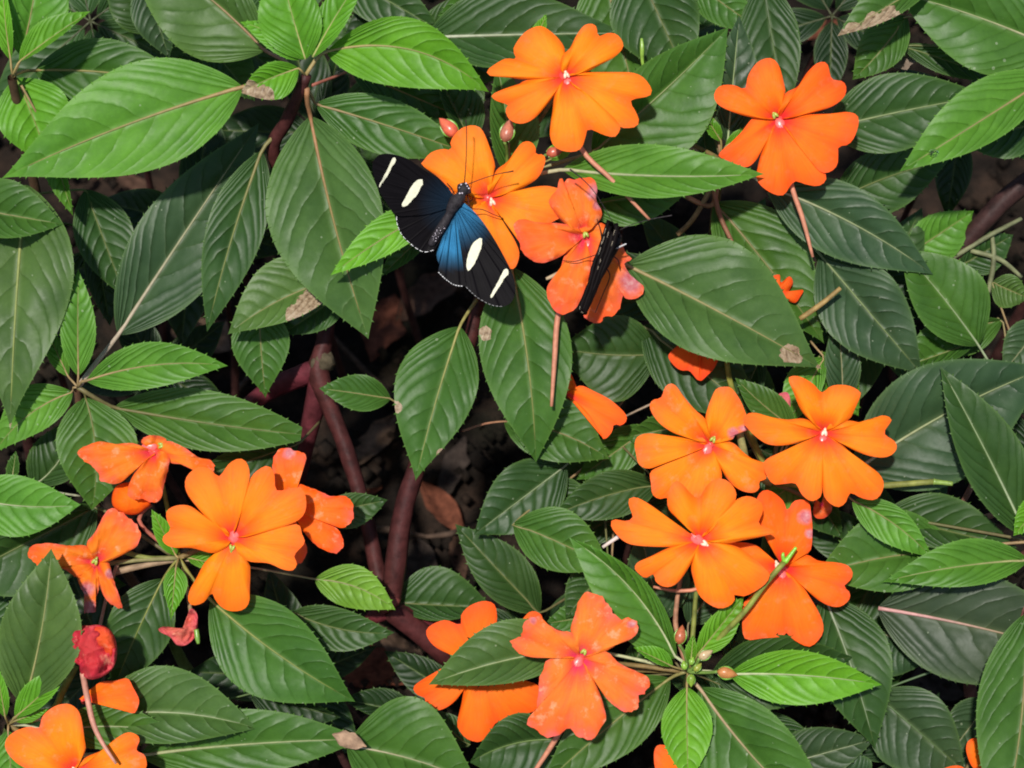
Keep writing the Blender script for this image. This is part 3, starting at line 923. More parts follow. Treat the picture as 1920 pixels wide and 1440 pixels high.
tube('flower_stalk', [(345, 1062, 30, 5), (352, 1110, 25, 4), (358, 1150, 30, 4)], STEM, D_, color=(.22, .14, .07, 1), sides=7)
tube('flower_stalk', [(215, 1073, 10, 7), (270, 1060, 15, 6), (330, 1050, 28, 5)], STEM, D_, color=(.26, .18, .11, 1), sides=7)
tube('flower_stalk', [(225, 1032, 25, 5), (275, 1046, 28, 5), (330, 1046, 35, 5)], STEM, D_, color=(.14, .16, .04, 1), sides=7)
f15 = fr(0, 1130, 4.645)
wf = blob('withered_flower', D_, f15([(620, 290), (700, 205), (780, 200), (850, 190), (940, 220), (1000, 300), (1020, 430), (990, 560), (900, 640), (780, 670), (700, 610), (690, 540), (620, 520), (640, 440)]), 165, 30, (.50, .030, .040), PETAL, .9, 34, 'shrivelled crimson flower hanging in a ball')
blob('petal', wf, f15([(800, 230), (860, 205), (940, 225), (990, 300), (1005, 420), (960, 470), (890, 420), (830, 330)]), 180, 16, (.70, .075, .02), PETAL, .5, 12)
blob('withered_flower', D_, f15([(1375, 230), (1440, 205), (1520, 220), (1640, 200), (1650, 60), (1690, 60), (1720, 110), (1720, 220), (1690, 310), (1620, 370), (1540, 370), (1480, 300), (1400, 260)]), 30, 12, (.60, .11, .09), PETAL, .9, 30, 'shrivelled pink flower drooping on a thin stalk')
tube('seed_pod', [(368, 1180, 40, 4.5), (370, 1195, 42, 5), (372, 1207, 42, 3)], BITS, D_, color=(.14, .26, .04, 1), sides=7)

# ------------------------------------------------------------------ bottom left corner
E_ = plant('impatiens in the lower corner with a heart-petalled orange flower and long pink spur', (15, 1362, 60), (-20, 0), GREENSTEM, r=10)
P5 = (16, 1358, 75)
leaf(E_, (45, 1322), (96, 1028), (-2, 1180), (160, 1160), (120, 145), 'g', (80, 1170), P5, rib=(.28, .24, .10))
leaf(E_, (28, 1345), (132, 1248), (58, 1275), (98, 1308), (125, 135), 'b', (85, 1295), P5)
leaf(E_, (28, 1352), (92, 1328), (58, 1333), (64, 1352), (120, 120), 'b', None, P5)
leaf(E_, (10, 1345), (-8, 1245), (-15, 1300), (14, 1290), (120, 130), 'b', None, P5)
leaf(E_, (15, 1370), (25, 1500), (-20, 1430), (50, 1420), (90, 80), 'n', None, P5)
leaf(E_, (165, 1348), (484, 1367), (310, 1248), (325, 1396), (40, 40), 'g', (320, 1336), P5, rib=(.36, .38, .24))
leaf(E_, (95, 1372), (335, 1378), (190, 1320), (215, 1405), (60, 60), 'm', (215, 1362), P5, rib=(.34, .36, .22))
leaf(E_, (262, 1416), (688, 1386), (560, 1322), (480, 1455), (5, 10), 'm', (430, 1398), (60, 1420, 20), rib=(.30, .30, .16))
leaf(E_, (470, 1300), (640, 1345), (570, 1310), (550, 1370), (-60, -60), 'x', None, (60, 1420, -20))
flower(E_, 'orange flower with big heart-shaped petals at the foot of the pink spur', f15([(660, 1470)])[0], 125, [
    f15([(500, 1480), (300, 1440), (150, 1520), (200, 1680), (420, 1720), (600, 1600)]),
    f15([(680, 1560), (800, 1540), (1000, 1560), (1050, 1720), (800, 1800), (650, 1700)]),
    f15([(680, 1440), (740, 1350), (900, 1280), (1000, 1190), (1110, 1130), (1190, 1150), (1215, 1200), (1190, 1285), (1260, 1330), (1270, 1440), (1150, 1520), (800, 1520)]),
    f15([(640, 1440), (740, 1300), (735, 1180), (700, 980), (640, 900), (560, 880), (460, 910), (370, 990), (340, 1090), (260, 1080), (130, 1120), (50, 1200), (60, 1300), (180, 1420), (400, 1500), (600, 1500)])],
    stalk=P5, wilt=.35, heart=((142, 1446), (150, 1456), True))
tube('spur', [(155, 1262, 150, 5.5), (164, 1310, 132, 5.5), (176, 1360, 145, 5), (195, 1398, 156, 4), (218, 1432, 160, 2.5)], RIB, E_, color=(.44, .20, .14, 1), sides=7, samples=20)
tube('flower_stalk', [(142, 1248, 60, 7), (120, 1290, 65, 7), (95, 1335, 60, 6), (30, 1360, 65, 6)], STEM, E_, color=(.16, .17, .03, 1), sides=7, samples=16)
flp = flower(E_, 'orange flower seen as one square petal on a grey-green leaf', f15([(720, 850)])[0], 92, [
    f15([(690, 840), (780, 760), (880, 690), (1000, 680), (1110, 660), (1160, 740), (1210, 840), (1200, 910), (1160, 965), (1050, 910), (900, 870), (760, 865)])], wilt=.25, colr=REDOR, throat=2)

# ------------------------------------------------------------------ bottom edge
M2 = plant('low impatiens along the bottom border, one dull leaf holding a dry brown scrap', (630, 1400, -30), (0, 0), BROWN, r=9)
leaf(M2, (650, 1398), (905, 1475), (765, 1303), (735, 1500), (30, 40), 'm', (760, 1420), (630, 1400, -20), rib=(.34, .28, .18))
leaf(M2, (1060, 1388), (880, 1430), (965, 1338), (985, 1475), (20, 5), 'd', (985, 1390), (1090, 1420, -30), rib=(.12, .17, .05))
leaf(M2, (780, 1340), (640, 1310), (700, 1285), (700, 1345), (-90, -100), 'x', None, (700, 1390, -110))
leaf(M2, (860, 1310), (720, 1220), (760, 1290), (815, 1240), (-170, -190), 'x', None, (700, 1380, -160))
leaf(M2, (880, 1400), (800, 1330), (815, 1375), (860, 1345), (-60, -80), 'd', None, (700, 1390, -80))

# ------------------------------------------------------------------ bright rosette at the bottom
F_ = plant('impatiens with bright green rosette of small buds and orange flowers above it', (1292, 1262, 70), (0, 20), GREENSTEM, r=11)
P6 = (1290, 1258, 80)
leaf(F_, (1268, 1234), (1066, 1007), (1215, 1095), (1112, 1132), (95, 112), 'n', (1168, 1088), P6, rib=(.34, .36, .20), redstalk=False)
leaf(F_, (1308, 1228), (1395, 1118), (1328, 1162), (1388, 1178), (115, 125), 'b', (1350, 1175), P6)
leaf(F_, (1368, 1264), (1654, 1284), (1480, 1218), (1515, 1324), (120, 130), 'b', (1500, 1266), P6, rib=(.38, .40, .22))
leaf(F_, (1288, 1288), (1291, 1468), (1240, 1385), (1336, 1372), (115, 125), 'b', (1288, 1370), P6)
leaf(F_, (1312, 1290), (1575, 1570), (1490, 1380), (1325, 1480), (85, 85), 'm', (1420, 1428), P6, rib=(.32, .22, .13))
leaf(F_, (1262, 1250), (1188, 1214), (1225, 1208), (1222, 1240), (110, 115), 'b', None, P6)
leaf(F_, (1295, 1245), (1300, 1190), (1285, 1215), (1308, 1212), (110, 120), 'b', None, None)
leaf(F_, (1085, 1216), (803, 1284), (930, 1166), (930, 1288), (60, 75), 'g', (940, 1240), (1270, 1255, 55), rib=(.34, .36, .2))
leaf(F_, (1256, 1272), (1010, 1480), (1222, 1378), (1090, 1320), (55, 50), 'm', (1150, 1355), P6, rib=(.20, .18, .06))
leaf(F_, (1335, 1262), (1600, 1232), (1450, 1190), (1450, 1330), (50, 40), 'd', None, P6)
leaf(F_, (1330, 1275), (1460, 1330), (1410, 1270), (1375, 1330), (45, 30), 'd', None, P6)
leaf(F_, (1215, 1170), (1110, 1150), (1165, 1120), (1160, 1190), (-20, -40), 'd', None, (1280, 1260, 40))
leaf(F_, (1240, 1170), (1200, 990), (1170, 1080), (1290, 1070), (-30, -50), 'e', None, (1285, 1260, 40))
leaf(F_, (1290, 1170), (1370, 1060), (1290, 1100), (1370, 1130), (-50, -60), 'e', None, (1290, 1250, 40))
leaf(F_, (1180, 1270), (1215, 1180), (1175, 1220), (1230, 1235), (-10, -30), 'd', None, (1270, 1262, 40))
for bx_, by_, br_, ba_, bc_ in ((1276, 1192, 18, -80, (.36, .10, .04)), (1322, 1228, 15, -30, (.42, .30, .16)), (1362, 1262, 19, 10, (.40, .16, .05)), (1296, 1275, 12, 90, (.18, .28, .03)), (1283, 1248, 9, -100, (.2, .34, .04)), (1308, 1252, 10, -50, (.24, .26, .04)), (1297, 1240, 8, -70, (.2, .34, .04))):
    bud(F_, bx_, by_, 128, br_, math.radians(ba_), bc_, (1291, 1260, 95) if br_ > 14 else None)
f8 = fr(1340, 900, 4.364)
flower(F_, 'orange flower half behind another, crossed by a green seed stalk, one petal edge purple', f8([(560, 720)])[0], 95, [
    f8([(500, 700), (350, 540), (150, 510), (0, 560), (0, 800), (200, 900), (400, 860)]),
    f8([(500, 800), (400, 900), (240, 1000), (225, 1150), (250, 1300), (400, 1295), (560, 1280), (585, 1250), (650, 1310), (770, 1365), (850, 1310), (890, 1230), (870, 1120), (780, 960), (700, 850), (600, 800)]),
    f8([(640, 680), (745, 610), (850, 660), (1000, 675), (1090, 700), (1130, 760), (1110, 820), (1060, 870), (1105, 920), (1100, 980), (1030, 1035), (940, 1030), (830, 970), (720, 870), (620, 780)]),
    f8([(500, 620), (430, 500), (380, 380), (340, 250), (350, 140), (400, 85), (470, 95), (560, 170), (595, 250), (640, 180), (700, 160), (770, 180), (790, 280), (800, 400), (790, 560), (745, 610), (620, 660)])],
    stalk=(1300, 1250, 75), colr=REDOR, wilt=.2, crump=2, spots=[(1510, 970, 15), (1518, 1000, 9)], heart=((1458, 1060), (1466, 1080), True))
tube('seed_stalk', [(1300, 1248, 90, 6), (1345, 1200, 120, 5.4), (1395, 1148, 138, 5.4), (1435, 1095, 142, 5), (1472, 1052, 140, 5.6)], STEM, F_, color=(.17, .19, .035, 1), sides=8, samples=20)
tube('seed_pod', [(1472, 1054, 142, 5.4), (1481, 1042, 144, 4.2), (1493, 1026, 146, 3)], BITS, F_, color=(.18, .40, .03, 1), sides=7)
tube('seed_pod', [(1470, 1052, 142, 4), (1468, 1042, 146, 3.5), (1469, 1036, 146, 2)], BITS, F_, color=(.18, .40, .03, 1), sides=7)
f7 = fr(1130, 880, 5.332)
flower(F_, 'widest orange flower of the right cluster, yellow anther, directly above the bright rosette', f7([(970, 710)])[0], 165, [
    f7([(860, 640), (760, 570), (640, 480), (500, 370), (350, 285), (270, 290), (260, 350), (300, 480), (230, 515), (110, 500), (80, 550), (120, 630), (230, 730), (380, 765), (680, 775), (850, 750)]),
    f7([(960, 790), (880, 950), (780, 1100), (690, 1170), (600, 1170), (530, 1120), (510, 1050), (430, 1085), (370, 1050), (320, 990), (350, 930), (480, 870), (680, 775), (850, 740)]),
    f7([(1040, 770), (1230, 745), (1380, 790), (1500, 880), (1620, 990), (1670, 1050), (1640, 1130), (1540, 1210), (1410, 1270), (1320, 1250), (1320, 1310), (1260, 1370), (1160, 1390), (1050, 1340), (960, 1250), (910, 1110), (885, 960), (950, 820)]),
    f7([(900, 620), (840, 540), (750, 470), (690, 440), (650, 370), (650, 270), (690, 150), (740, 115), (810, 160), (880, 240), (960, 290), (1030, 180), (1100, 110), (1200, 95), (1280, 140), (1330, 220), (1330, 300), (1250, 450), (1120, 580), (1020, 620)]),
    f7([(1060, 620), (1150, 480), (1300, 330), (1420, 270), (1520, 285), (1590, 340), (1600, 430), (1560, 540), (1640, 580), (1720, 630), (1600, 670), (1400, 710), (1230, 745), (1080, 720)])],
    stalk=(1295, 1250, 85), spur=[(1310, 1020, 130, 6), (1318, 1095, 95, 4), (1270, 1108, 85, 3.5), (1225, 1100, 80, 2.5)], heart=((1321, 1019), (1306, 1010), True), stalkcol=(.16, .18, .04))
tube('flower_stalk', [(1288, 1250, 80, 5), (1268, 1180, 60, 5), (1269, 1130, 55, 4.5), (1280, 1060, 60, 4)], STEM, F_, color=(.30, .15, .09, 1), sides=7, samples=18)
tube('spur', [(1180, 995, 110, 4), (1160, 1006, 105, 4), (1130, 1026, 100, 3.2)], RIB, F_, color=(.55, .45, .40, 1), sides=7)
f9 = fr(760, 1090, 4.0)
flower(F_, 'pale streaked orange flower with torn lilac-tipped petals, pink left edge', f9([(1310, 580)])[0], 168, [
    f9([(1400, 560), (1510, 525), (1600, 610), (1720, 670), (1820, 720), (1840, 780), (1800, 840), (1745, 860), (1750, 930), (1700, 980), (1620, 970), (1520, 890), (1460, 810), (1380, 680)]),
    f9([(1230, 600), (1080, 580), (1040, 640), (1000, 760), (990, 870), (980, 960), (925, 1020), (930, 1070), (990, 1120), (1070, 1170), (1150, 1150), (1230, 1105), (1290, 1160), (1380, 1185), (1450, 1130), (1505, 1040), (1490, 940), (1450, 820), (1380, 660)]),
    f9([(1230, 560), (1050, 575), (900, 560), (820, 510), (785, 460), (830, 420), (880, 400), (880, 310), (950, 270), (1010, 265), (1070, 320), (1150, 370), (1260, 390), (1300, 480)]),
    f9([(1290, 480), (1240, 370), (1270, 260), (1295, 160), (1330, 100), (1400, 85), (1470, 110), (1530, 200), (1610, 280), (1680, 265), (1740, 300), (1745, 360), (1700, 430), (1610, 460), (1510, 520), (1400, 540)])],
    stalk=(1275, 1258, 75), wilt=.85, crump=5, colr=(.80, .15, .022), spots=[(1185, 1170, 9), (1000, 1163, 8)], heart=((1095, 1222), (1082, 1245), False),
    spur=[(1085, 1240, 130, 6), (1060, 1340, 110, 5.5), (1045, 1380, 88, 5.5), (1000, 1450, 80, 4)])
flower(F_, 'orange flower behind a broad grey-green leaf that shades its lower petals', f9([(560, 650)])[0], 5, [
    f9([(640, 560), (750, 400), (880, 280), (930, 230), (990, 230), (1030, 290), (1000, 500), (800, 650)]),
    f9([(500, 640), (350, 620), (190, 700), (80, 770), (60, 810), (90, 850), (155, 880), (140, 910), (160, 950), (230, 970), (310, 945), (390, 880), (440, 800), (540, 700)]),
    f9([(540, 700), (450, 790), (420, 920), (390, 1050), (400, 1110), (460, 1180), (560, 1205), (620, 1150), (690, 1050), (740, 1070), (830, 1020), (950, 980), (1000, 960), (1010, 800), (900, 740), (700, 680)]),
    f9([(520, 560), (430, 540), (330, 545), (210, 480), (155, 390), (190, 330), (300, 290), (410, 325), (420, 250), (480, 185), (580, 148), (660, 165), (685, 230), (680, 330), (620, 450)])],
    stalk=(1270, 1258, 50), colr=REDOR, wilt=.05)
flower(F_, 'sliver of orange flower under the bright downward leaf', (1290, 1470), 40, [
    [(1280, 1460), (1235, 1450), (1226, 1420), (1232, 1398), (1255, 1400), (1290, 1420), (1320, 1420), (1335, 1440), (1320, 1470)]], stalk=(1290, 1280, 60), colr=REDOR, throat=4)
# ------------------------------------------------------------------ right cluster
H_ = plant('impatiens with two overlapping orange flowers between long dark leaves', (1440, 905, -30), (0, 0), GREENSTEM, r=9)
P9 = (1440, 905, -20)
f5 = fr(1180, 690, 5.54)
flower(H_, 'orange flower with one rolled lilac-edged petal, overlapped by two other flowers', f5([(840, 800)])[0], 120, [
    f5([(720, 850), (560, 930), (350, 1010), (220, 1080), (225, 1200), (240, 1310), (310, 1360), (400, 1350), (550, 1400), (750, 1350), (900, 1250), (960, 1140), (940, 1000), (900, 880)]),
    f5([(900, 860), (950, 760), (1080, 780), (1180, 870), (1290, 950), (1400, 985), (1420, 1050), (1420, 1150), (1350, 1180), (1350, 1250), (1290, 1295), (1180, 1280), (1080, 1220), (1000, 1130), (940, 1020)]),
    f5([(740, 790), (650, 740), (400, 700), (200, 680), (90, 710), (55, 790), (70, 890), (100, 1000), (200, 1045), (350, 1000), (560, 920), (700, 850)]),
    f5([(830, 650), (790, 530), (820, 400), (850, 320), (900, 220), (980, 195), (1060, 210), (1150, 330), (1210, 470), (1240, 540), (1290, 620), (1130, 660), (1060, 750), (950, 720)]),
    f5([(760, 720), (650, 720), (520, 700), (400, 640), (300, 560), (230, 460), (212, 380), (250, 330), (330, 305), (370, 200), (430, 160), (490, 190), (560, 290), (680, 430), (790, 530), (820, 640)])],
    stalk=P9, wilt=.3, spots=[(1376, 812, 11), (1396, 803, 8)], heart=((1337, 824), (1324, 846), False), stalkcol=(.2, .2, .08))
f6 = fr(1390, 690, 5.332)
flower(H_, 'orange flower with a pale white anther and two twin lower petals', f6([(820, 650)])[0], 150, [
    f6([(720, 690), (560, 760), (400, 840), (270, 900), (220, 960), (250, 1070), (320, 1160), (420, 1160), (540, 1155), (600, 1260), (680, 1325), (750, 1320), (805, 1250), (810, 1000), (800, 820)]),
    f6([(820, 810), (815, 1000), (815, 1230), (860, 1330), (960, 1390), (1040, 1350), (1090, 1250), (1200, 1300), (1320, 1320), (1390, 1270), (1425, 1160), (1380, 1060), (1270, 970), (1100, 850), (960, 720), (880, 700)]),
    f6([(760, 560), (620, 505), (460, 515), (300, 490), (150, 450), (60, 460), (20, 540), (80, 620), (150, 690), (260, 760), (400, 775), (560, 750), (700, 690)]),
    f6([(890, 550), (1070, 525), (1200, 545), (1300, 520), (1400, 475), (1480, 490), (1500, 530), (1430, 650), (1530, 730), (1555, 800), (1500, 870), (1400, 895), (1250, 870), (1100, 810), (1000, 750), (900, 690)]),
    f6([(750, 560), (650, 490), (580, 390), (520, 240), (470, 110), (520, 78), (610, 95), (720, 160), (805, 245), (880, 190), (960, 168), (1080, 178), (1180, 230), (1190, 280), (1130, 420), (1070, 520), (900, 560)])],
    stalk=(1445, 905, -20), heart=((1546, 812), (1543, 830), True))
tube('flower_stalk', [(1445, 905, -20, 8), (1405, 880, 30, 8), (1393, 840, 70, 7.5), (1385, 800, 90, 7)], STEM, H_, color=(.24, .25, .10, 1), sides=8, samples=18)
tube('flower_stalk', [(1450, 905, -20, 6), (1400, 800, -10, 6), (1370, 720, 0, 5.5), (1360, 650, 20, 5)], STEM, H_, color=(.16, .16, .03, 1), sides=8, samples=18)
tube('seed_stalk', [(1460, 905, -10, 6), (1560, 915, 40, 6), (1660, 910, 75, 6), (1750, 903, 90, 5.5)], STEM, H_, color=(.16, .17, .04, 1), sides=8, samples=18)
tube('seed_pod', [(1750, 903, 90, 6.5), (1760, 904, 91, 5), (1786, 907, 92, 4.5)], BITS, H_, color=(.18, .26, .05, 1), sides=7)
flower(H_, 'two-faceted orange flower peeping from under the large brown-tipped leaf', (1310, 640), 20, [
    fr(1020, 600, 4.8)([(1330, 180), (1240, 200), (1130, 300), (1125, 350), (1180, 420), (1240, 455), (1310, 460), (1400, 545), (1420, 360), (1450, 200)]),
    fr(1020, 600, 4.8)([(1430, 200), (1415, 360), (1400, 545), (1480, 490), (1540, 420), (1570, 320), (1500, 200)])], stalk=(1445, 900, -30), colr=(.76, .085, .008), wilt=0, throat=3)
flower(H_, 'jagged orange flower tip showing past the large brown-tipped leaf', (1462, 548), 20, [
    [(1450, 530), (1447, 519), (1462, 515), (1464, 530), (1480, 518), (1487, 530), (1480, 548), (1506, 543), (1500, 557), (1490, 568), (1470, 560), (1455, 550)]], stalk=(1450, 640, -40), colr=(.76, .085, .008), wilt=.1, throat=3)
flower(H_, 'crumpled pink flower scrap hidden between leaves above the white-anthered flower', (1470, 756), 5, [
    [(1455, 762), (1450, 748), (1462, 738), (1476, 736), (1482, 750), (1480, 776), (1470, 778)]], colr=(.60, .12, .14), wilt=1, throat=3, crump=5, stalk=(1445, 900, -30))
flower(H_, 'small orange flower scrap just below the twin-petalled flower', (1540, 945), 10, [
    [(1530, 935), (1524, 960), (1532, 972), (1548, 970), (1560, 955), (1555, 930), (1545, 925)]], colr=(.7, .10, .02), wilt=.6, throat=3, stalk=(1450, 905, -20))
leaf(H_, (1492, 805), (1378, 708), (1440, 722), (1412, 778), (30, 40), 'm', (1432, 760), P9)
leaf(H_, (1545, 670), (1475, 800), (1475, 705), (1520, 770), (-10, -20), 'n', None, (1520, 640, -30))
leaf(H_, (1580, 760), (1568, 590), (1545, 670), (1615, 700), (-20, -10), 'e', (1578, 680), (1460, 890, -40))
leaf(H_, (1540, 660), (1610, 780), (1600, 690), (1530, 740), (-35, -50), 'n', None, P9)
leaf(H_, (1520, 880), (1420, 960), (1445, 900), (1500, 950), (-50, -60), 'n', None, P9)
leaf(H_, (1500, 880), (1580, 1010), (1560, 920), (1500, 980), (-60, -70), 'd', None, P9)
leaf(H_, (1330, 790), (1170, 820), (1240, 770), (1260, 860), (-90, -100), 'm', None, P9)

# ------------------------------------------------------------------ plant of the single upper right flower
G_ = plant('impatiens with a single orange flower among dark leaves, thin pink spur hanging', (1352, 300, 10), (10, 0), (.10, .07, .03), r=9)
P8 = (1352, 300, 15)
f2 = fr(1320, 90, 4.966)
flower(G_, 'lone orange flower with its tip touched by a pointed leaf', f2([(690, 670)])[0], 130, [
    f2([(640, 680), (600, 640), (460, 650), (350, 780), (250, 880), (160, 960), (140, 1010), (250, 1060), (390, 1110), (480, 1050), (550, 930), (630, 760)]),
    f2([(780, 760), (900, 930), (1020, 1090), (1130, 1170), (1130, 1240), (1060, 1285), (950, 1270), (850, 1240), (800, 1290), (740, 1370), (650, 1360), (550, 1300), (490, 1220), (500, 1110), (540, 960), (620, 770), (680, 700)]),
    f2([(790, 640), (950, 620), (1200, 610), (1320, 595), (1420, 620), (1440, 700), (1400, 830), (1340, 900), (1255, 920), (1250, 1000), (1240, 1090), (1180, 1150), (1100, 1160), (1020, 1090), (900, 900), (790, 760)]),
    f2([(690, 560), (755, 420), (745, 330), (700, 170), (640, 100), (560, 100), (480, 150), (410, 260), (380, 380), (280, 345), (160, 350), (105, 400), (95, 470), (150, 540), (280, 600), (460, 650), (620, 650)]),
    f2([(690, 560), (760, 420), (870, 360), (950, 240), (1040, 150), (1110, 128), (1155, 160), (1190, 285), (1290, 310), (1325, 370), (1300, 460), (1180, 550), (950, 620), (800, 640)])],
    stalk=P8, colr=REDOR, spur=[(1465, 235, 95, 6), (1482, 340, 100, 5), (1505, 410, 96, 4.5), (1524, 482, 90, 2.8)], heart=((1453, 216), (1465, 235), False))
leaf(G_, (1364, 268), (1386, 28), (1333, 180), (1430, 110), (30, 30), 'e', (1374, 160), P8, rib=(.26, .32, .16))
leaf(G_, (1352, 265), (1318, 210), (1325, 245), (1345, 228), (50, 60), 'b', None, P8)
leaf(G_, (1360, 275), (1420, 235), (1380, 245), (1400, 262), (50, 60), 'b', None, P8)
leaf(G_, (1440, 350), (1750, 515), (1622, 358), (1525, 465), (30, 30), 'e', (1600, 420), P8, rib=(.26, .26, .16))
leaf(G_, (1340, 380), (1546, 645), (1512, 450), (1352, 500), (-20, -10), 'm', (1440, 500), P8, rib=(.18, .13, .06))
leaf(G_, (1538, 478), (1729, 702), (1688, 538), (1555, 625), (0, 10), 'e', (1635, 592), (1440, 360, 0), rib=(.15, .17, .08))
leaf(G_, (1548, 242), (1858, 178), (1690, 132), (1650, 292), (15, 25), 'd', (1695, 208), P8, rib=(.20, .22, .12))
leaf(G_, (1560, 380), (1780, 300), (1645, 280), (1690, 392), (-60, -70), 'd', (1670, 330), P8)
leaf(G_, (1430, -40), (1472, 225), (1502, 80), (1388, 80), (-70, -60), 'd', None, None, rib=(.06, .09, .04))
leaf(G_, (1300, 120), (1330, 330), (1290, 220), (1360, 220), (-60, -70), 'd', None, P8)
leaf(G_, (1600, 515), (1725, 600), (1690, 500), (1640, 590), (-60, -60), 'x', None, (1440, 370, -40))
tube('flower_stalk', [(1285, 175, 30, 5), (1325, 215, 45, 5), (1345, 240, 40, 5), (1352, 290, 20, 5)], STEM, G_, color=(.28, .17, .10, 1), sides=7, samples=16)
tube('flower_stalk', [(1335, 310, 10, 5), (1345, 390, 5, 5), (1375, 460, 20, 4), (1400, 520, 20, 3)], STEM, G_, color=(.20, .09, .05, 1), sides=7, samples=16)
tube('flower_stalk', [(1270, 440, -40, 5), (1300, 410, -30, 5), (1340, 340, 0, 5), (1350, 300, 15, 5)], STEM, G_, color=(.24, .16, .08, 1), sides=7, samples=16)
tube('flower_stalk', [(1280, 365, -20, 5), (1335, 385, -15, 5), (1345, 320, 5, 5)], STEM, G_, color=(.26, .13, .07, 1), sides=7, samples=16)
tube('seed_stalk', [(1500, 598, 60, 5), (1540, 570, 68, 5), (1576, 540, 72, 4)], STEM, G_, color=(.26, .17, .06, 1), sides=7)
flower(G_, 'tiny red scrap of flower beside the lone flower\'s stalk', (1285, 262), 15, [
    [(1275, 268), (1265, 262), (1275, 250), (1290, 246), (1300, 255), (1295, 266)]], colr=(.7, .07, .01), wilt=.2, throat=3, stalk=P8)

# ------------------------------------------------------------------ top border
T_ = plant('impatiens along the top behind the topmost flower, dark drooping leaves only', (1180, -70, -60), (0, 0), BROWN)
PT = (1180, -70, -50)
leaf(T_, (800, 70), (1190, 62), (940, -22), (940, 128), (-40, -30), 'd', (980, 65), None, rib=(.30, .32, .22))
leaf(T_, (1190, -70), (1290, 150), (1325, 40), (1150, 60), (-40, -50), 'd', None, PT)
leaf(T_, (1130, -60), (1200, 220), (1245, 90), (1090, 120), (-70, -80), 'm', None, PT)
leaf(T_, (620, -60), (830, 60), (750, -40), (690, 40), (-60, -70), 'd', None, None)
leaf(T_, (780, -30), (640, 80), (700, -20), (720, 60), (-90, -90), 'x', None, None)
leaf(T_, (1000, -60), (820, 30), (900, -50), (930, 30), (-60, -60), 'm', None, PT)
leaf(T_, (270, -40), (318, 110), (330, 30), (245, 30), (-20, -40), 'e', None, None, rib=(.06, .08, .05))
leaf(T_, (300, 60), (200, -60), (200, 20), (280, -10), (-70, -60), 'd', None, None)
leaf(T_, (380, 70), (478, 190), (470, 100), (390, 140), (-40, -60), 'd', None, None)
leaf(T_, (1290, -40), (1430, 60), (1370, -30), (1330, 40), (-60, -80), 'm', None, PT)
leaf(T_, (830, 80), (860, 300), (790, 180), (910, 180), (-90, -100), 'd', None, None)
tube('seed_stalk', [(1208, 140, 40, 3), (1204, 110, 50, 3.5), (1204, 90, 55, 4.5), (1203, 72, 55, 2.5)], BITS, T_, color=(.20, .34, .05, 1), sides=7)

# ------------------------------------------------------------------ top right corner
J_ = plant('impatiens in the upper right corner with large shiny leaves, one tip browned', (2010, 90, 40), (0, 0), BROWN)
PJ = (2010, 90, 40)
leaf(J_, (1975, 140), (1686, 322), (1785, 180), (1835, 283), (90, 110), 'n', (1830, 232), PJ)
leaf(J_, (1995, 100), (1676, -15), (1785, 118), (1860, -40), (70, 60), 'm', (1850, 38), PJ, rib=(.30, .28, .16))
leaf(J_, (1760, -45), (1570, 68), (1605, -10), (1668, 38), (90, 110), 'm', None, PJ, spots=[(1640, 48, 26), (1605, 62, 20), (1672, 34, 22), (1574, 70, 18)])
leaf(J_, (1700, 30), (1598, 150), (1612, 70), (1690, 110), (0, -20), 'm', (1660, 85), PJ)
leaf(J_, (1690, 85), (1890, 152), (1790, 95), (1770, 140), (-10, -20), 'd', None, PJ)
leaf(J_, (1960, 230), (1790, 260), (1880, 210), (1880, 300), (0, 10), 'd', None, PJ)
leaf(J_, (1990, 300), (1850, 240), (1900, 290), (1940, 240), (-30, -30), 'm', None, PJ)
tube('stem', [(1990, 300, -150, 20), (1900, 360, -170, 20), (1840, 420, -190, 19), (1770, 500, -230, 19), (1700, 590, -300, 18)], STEM, J_, color=(.035, .016, .014, 1), sides=9, wob=.1, samples=24)

# ------------------------------------------------------------------ right border
I_ = plant('impatiens on the right border with long narrow arching leaves, no flower', (1945, 1020, 30), (0, 0), (.12, .05, .04))
PI_ = (1940, 1015, 40)
leaf(I_, (1600, 885), (1965, 688), (1720, 688), (1805, 898), (25, 40), 'e', (1780, 772), (1560, 900, -30), rib=(.28, .28, .16))
leaf(I_, (1926, 1008), (1762, 686), (1796, 862), (1906, 815), (75, 115), 'd', (1850, 850), PI_, rib=(.26, .30, .18))
leaf(I_, (1598, 938), (1748, 1047), (1692, 955), (1648, 1012), (70, 80), 'n', (1680, 985), (1560, 910, -10))
leaf(I_, (1928, 1050), (1652, 1092), (1822, 1009), (1815, 1100), (80, 95), 'n', (1800, 1062), PI_, redstalk=False)
leaf(I_, (1795, 1035), (1528, 1080), (1645, 958), (1660, 1114), (25, 30), 'm', (1660, 1045), PI_)
leaf(I_, (1655, 965), (1908, 1028), (1770, 926), (1780, 1035), (35, 25), 'd', None, PI_)
leaf(I_, (1965, 930), (1900, 1005), (1910, 950), (1950, 985), (100, 110), 'b', None, PI_)
leaf(I_, (1835, 648), (1688, 465), (1832, 508), (1712, 582), (-10, 10), 'm', (1758, 545), (1900, 760, -60), rib=(.26, .30, .18))
leaf(I_, (1830, 640), (1690, 690), (1760, 600), (1750, 690), (-40, -40), 'm', None, (1900, 760, -60))
leaf(I_, (1880, 600), (1700, 640), (1800, 600), (1800, 670), (-70, -60), 'm', None, (1900, 760, -60))
leaf(I_, (1960, 600), (1880, 700), (1890, 620), (1940, 680), (-30, -40), 'e', None, (1920, 760, -60))
leaf(I_, (1700, 480), (1826, 395), (1745, 400), (1800, 475), (-190, -200), 'n', None, (1850, 600, -220))
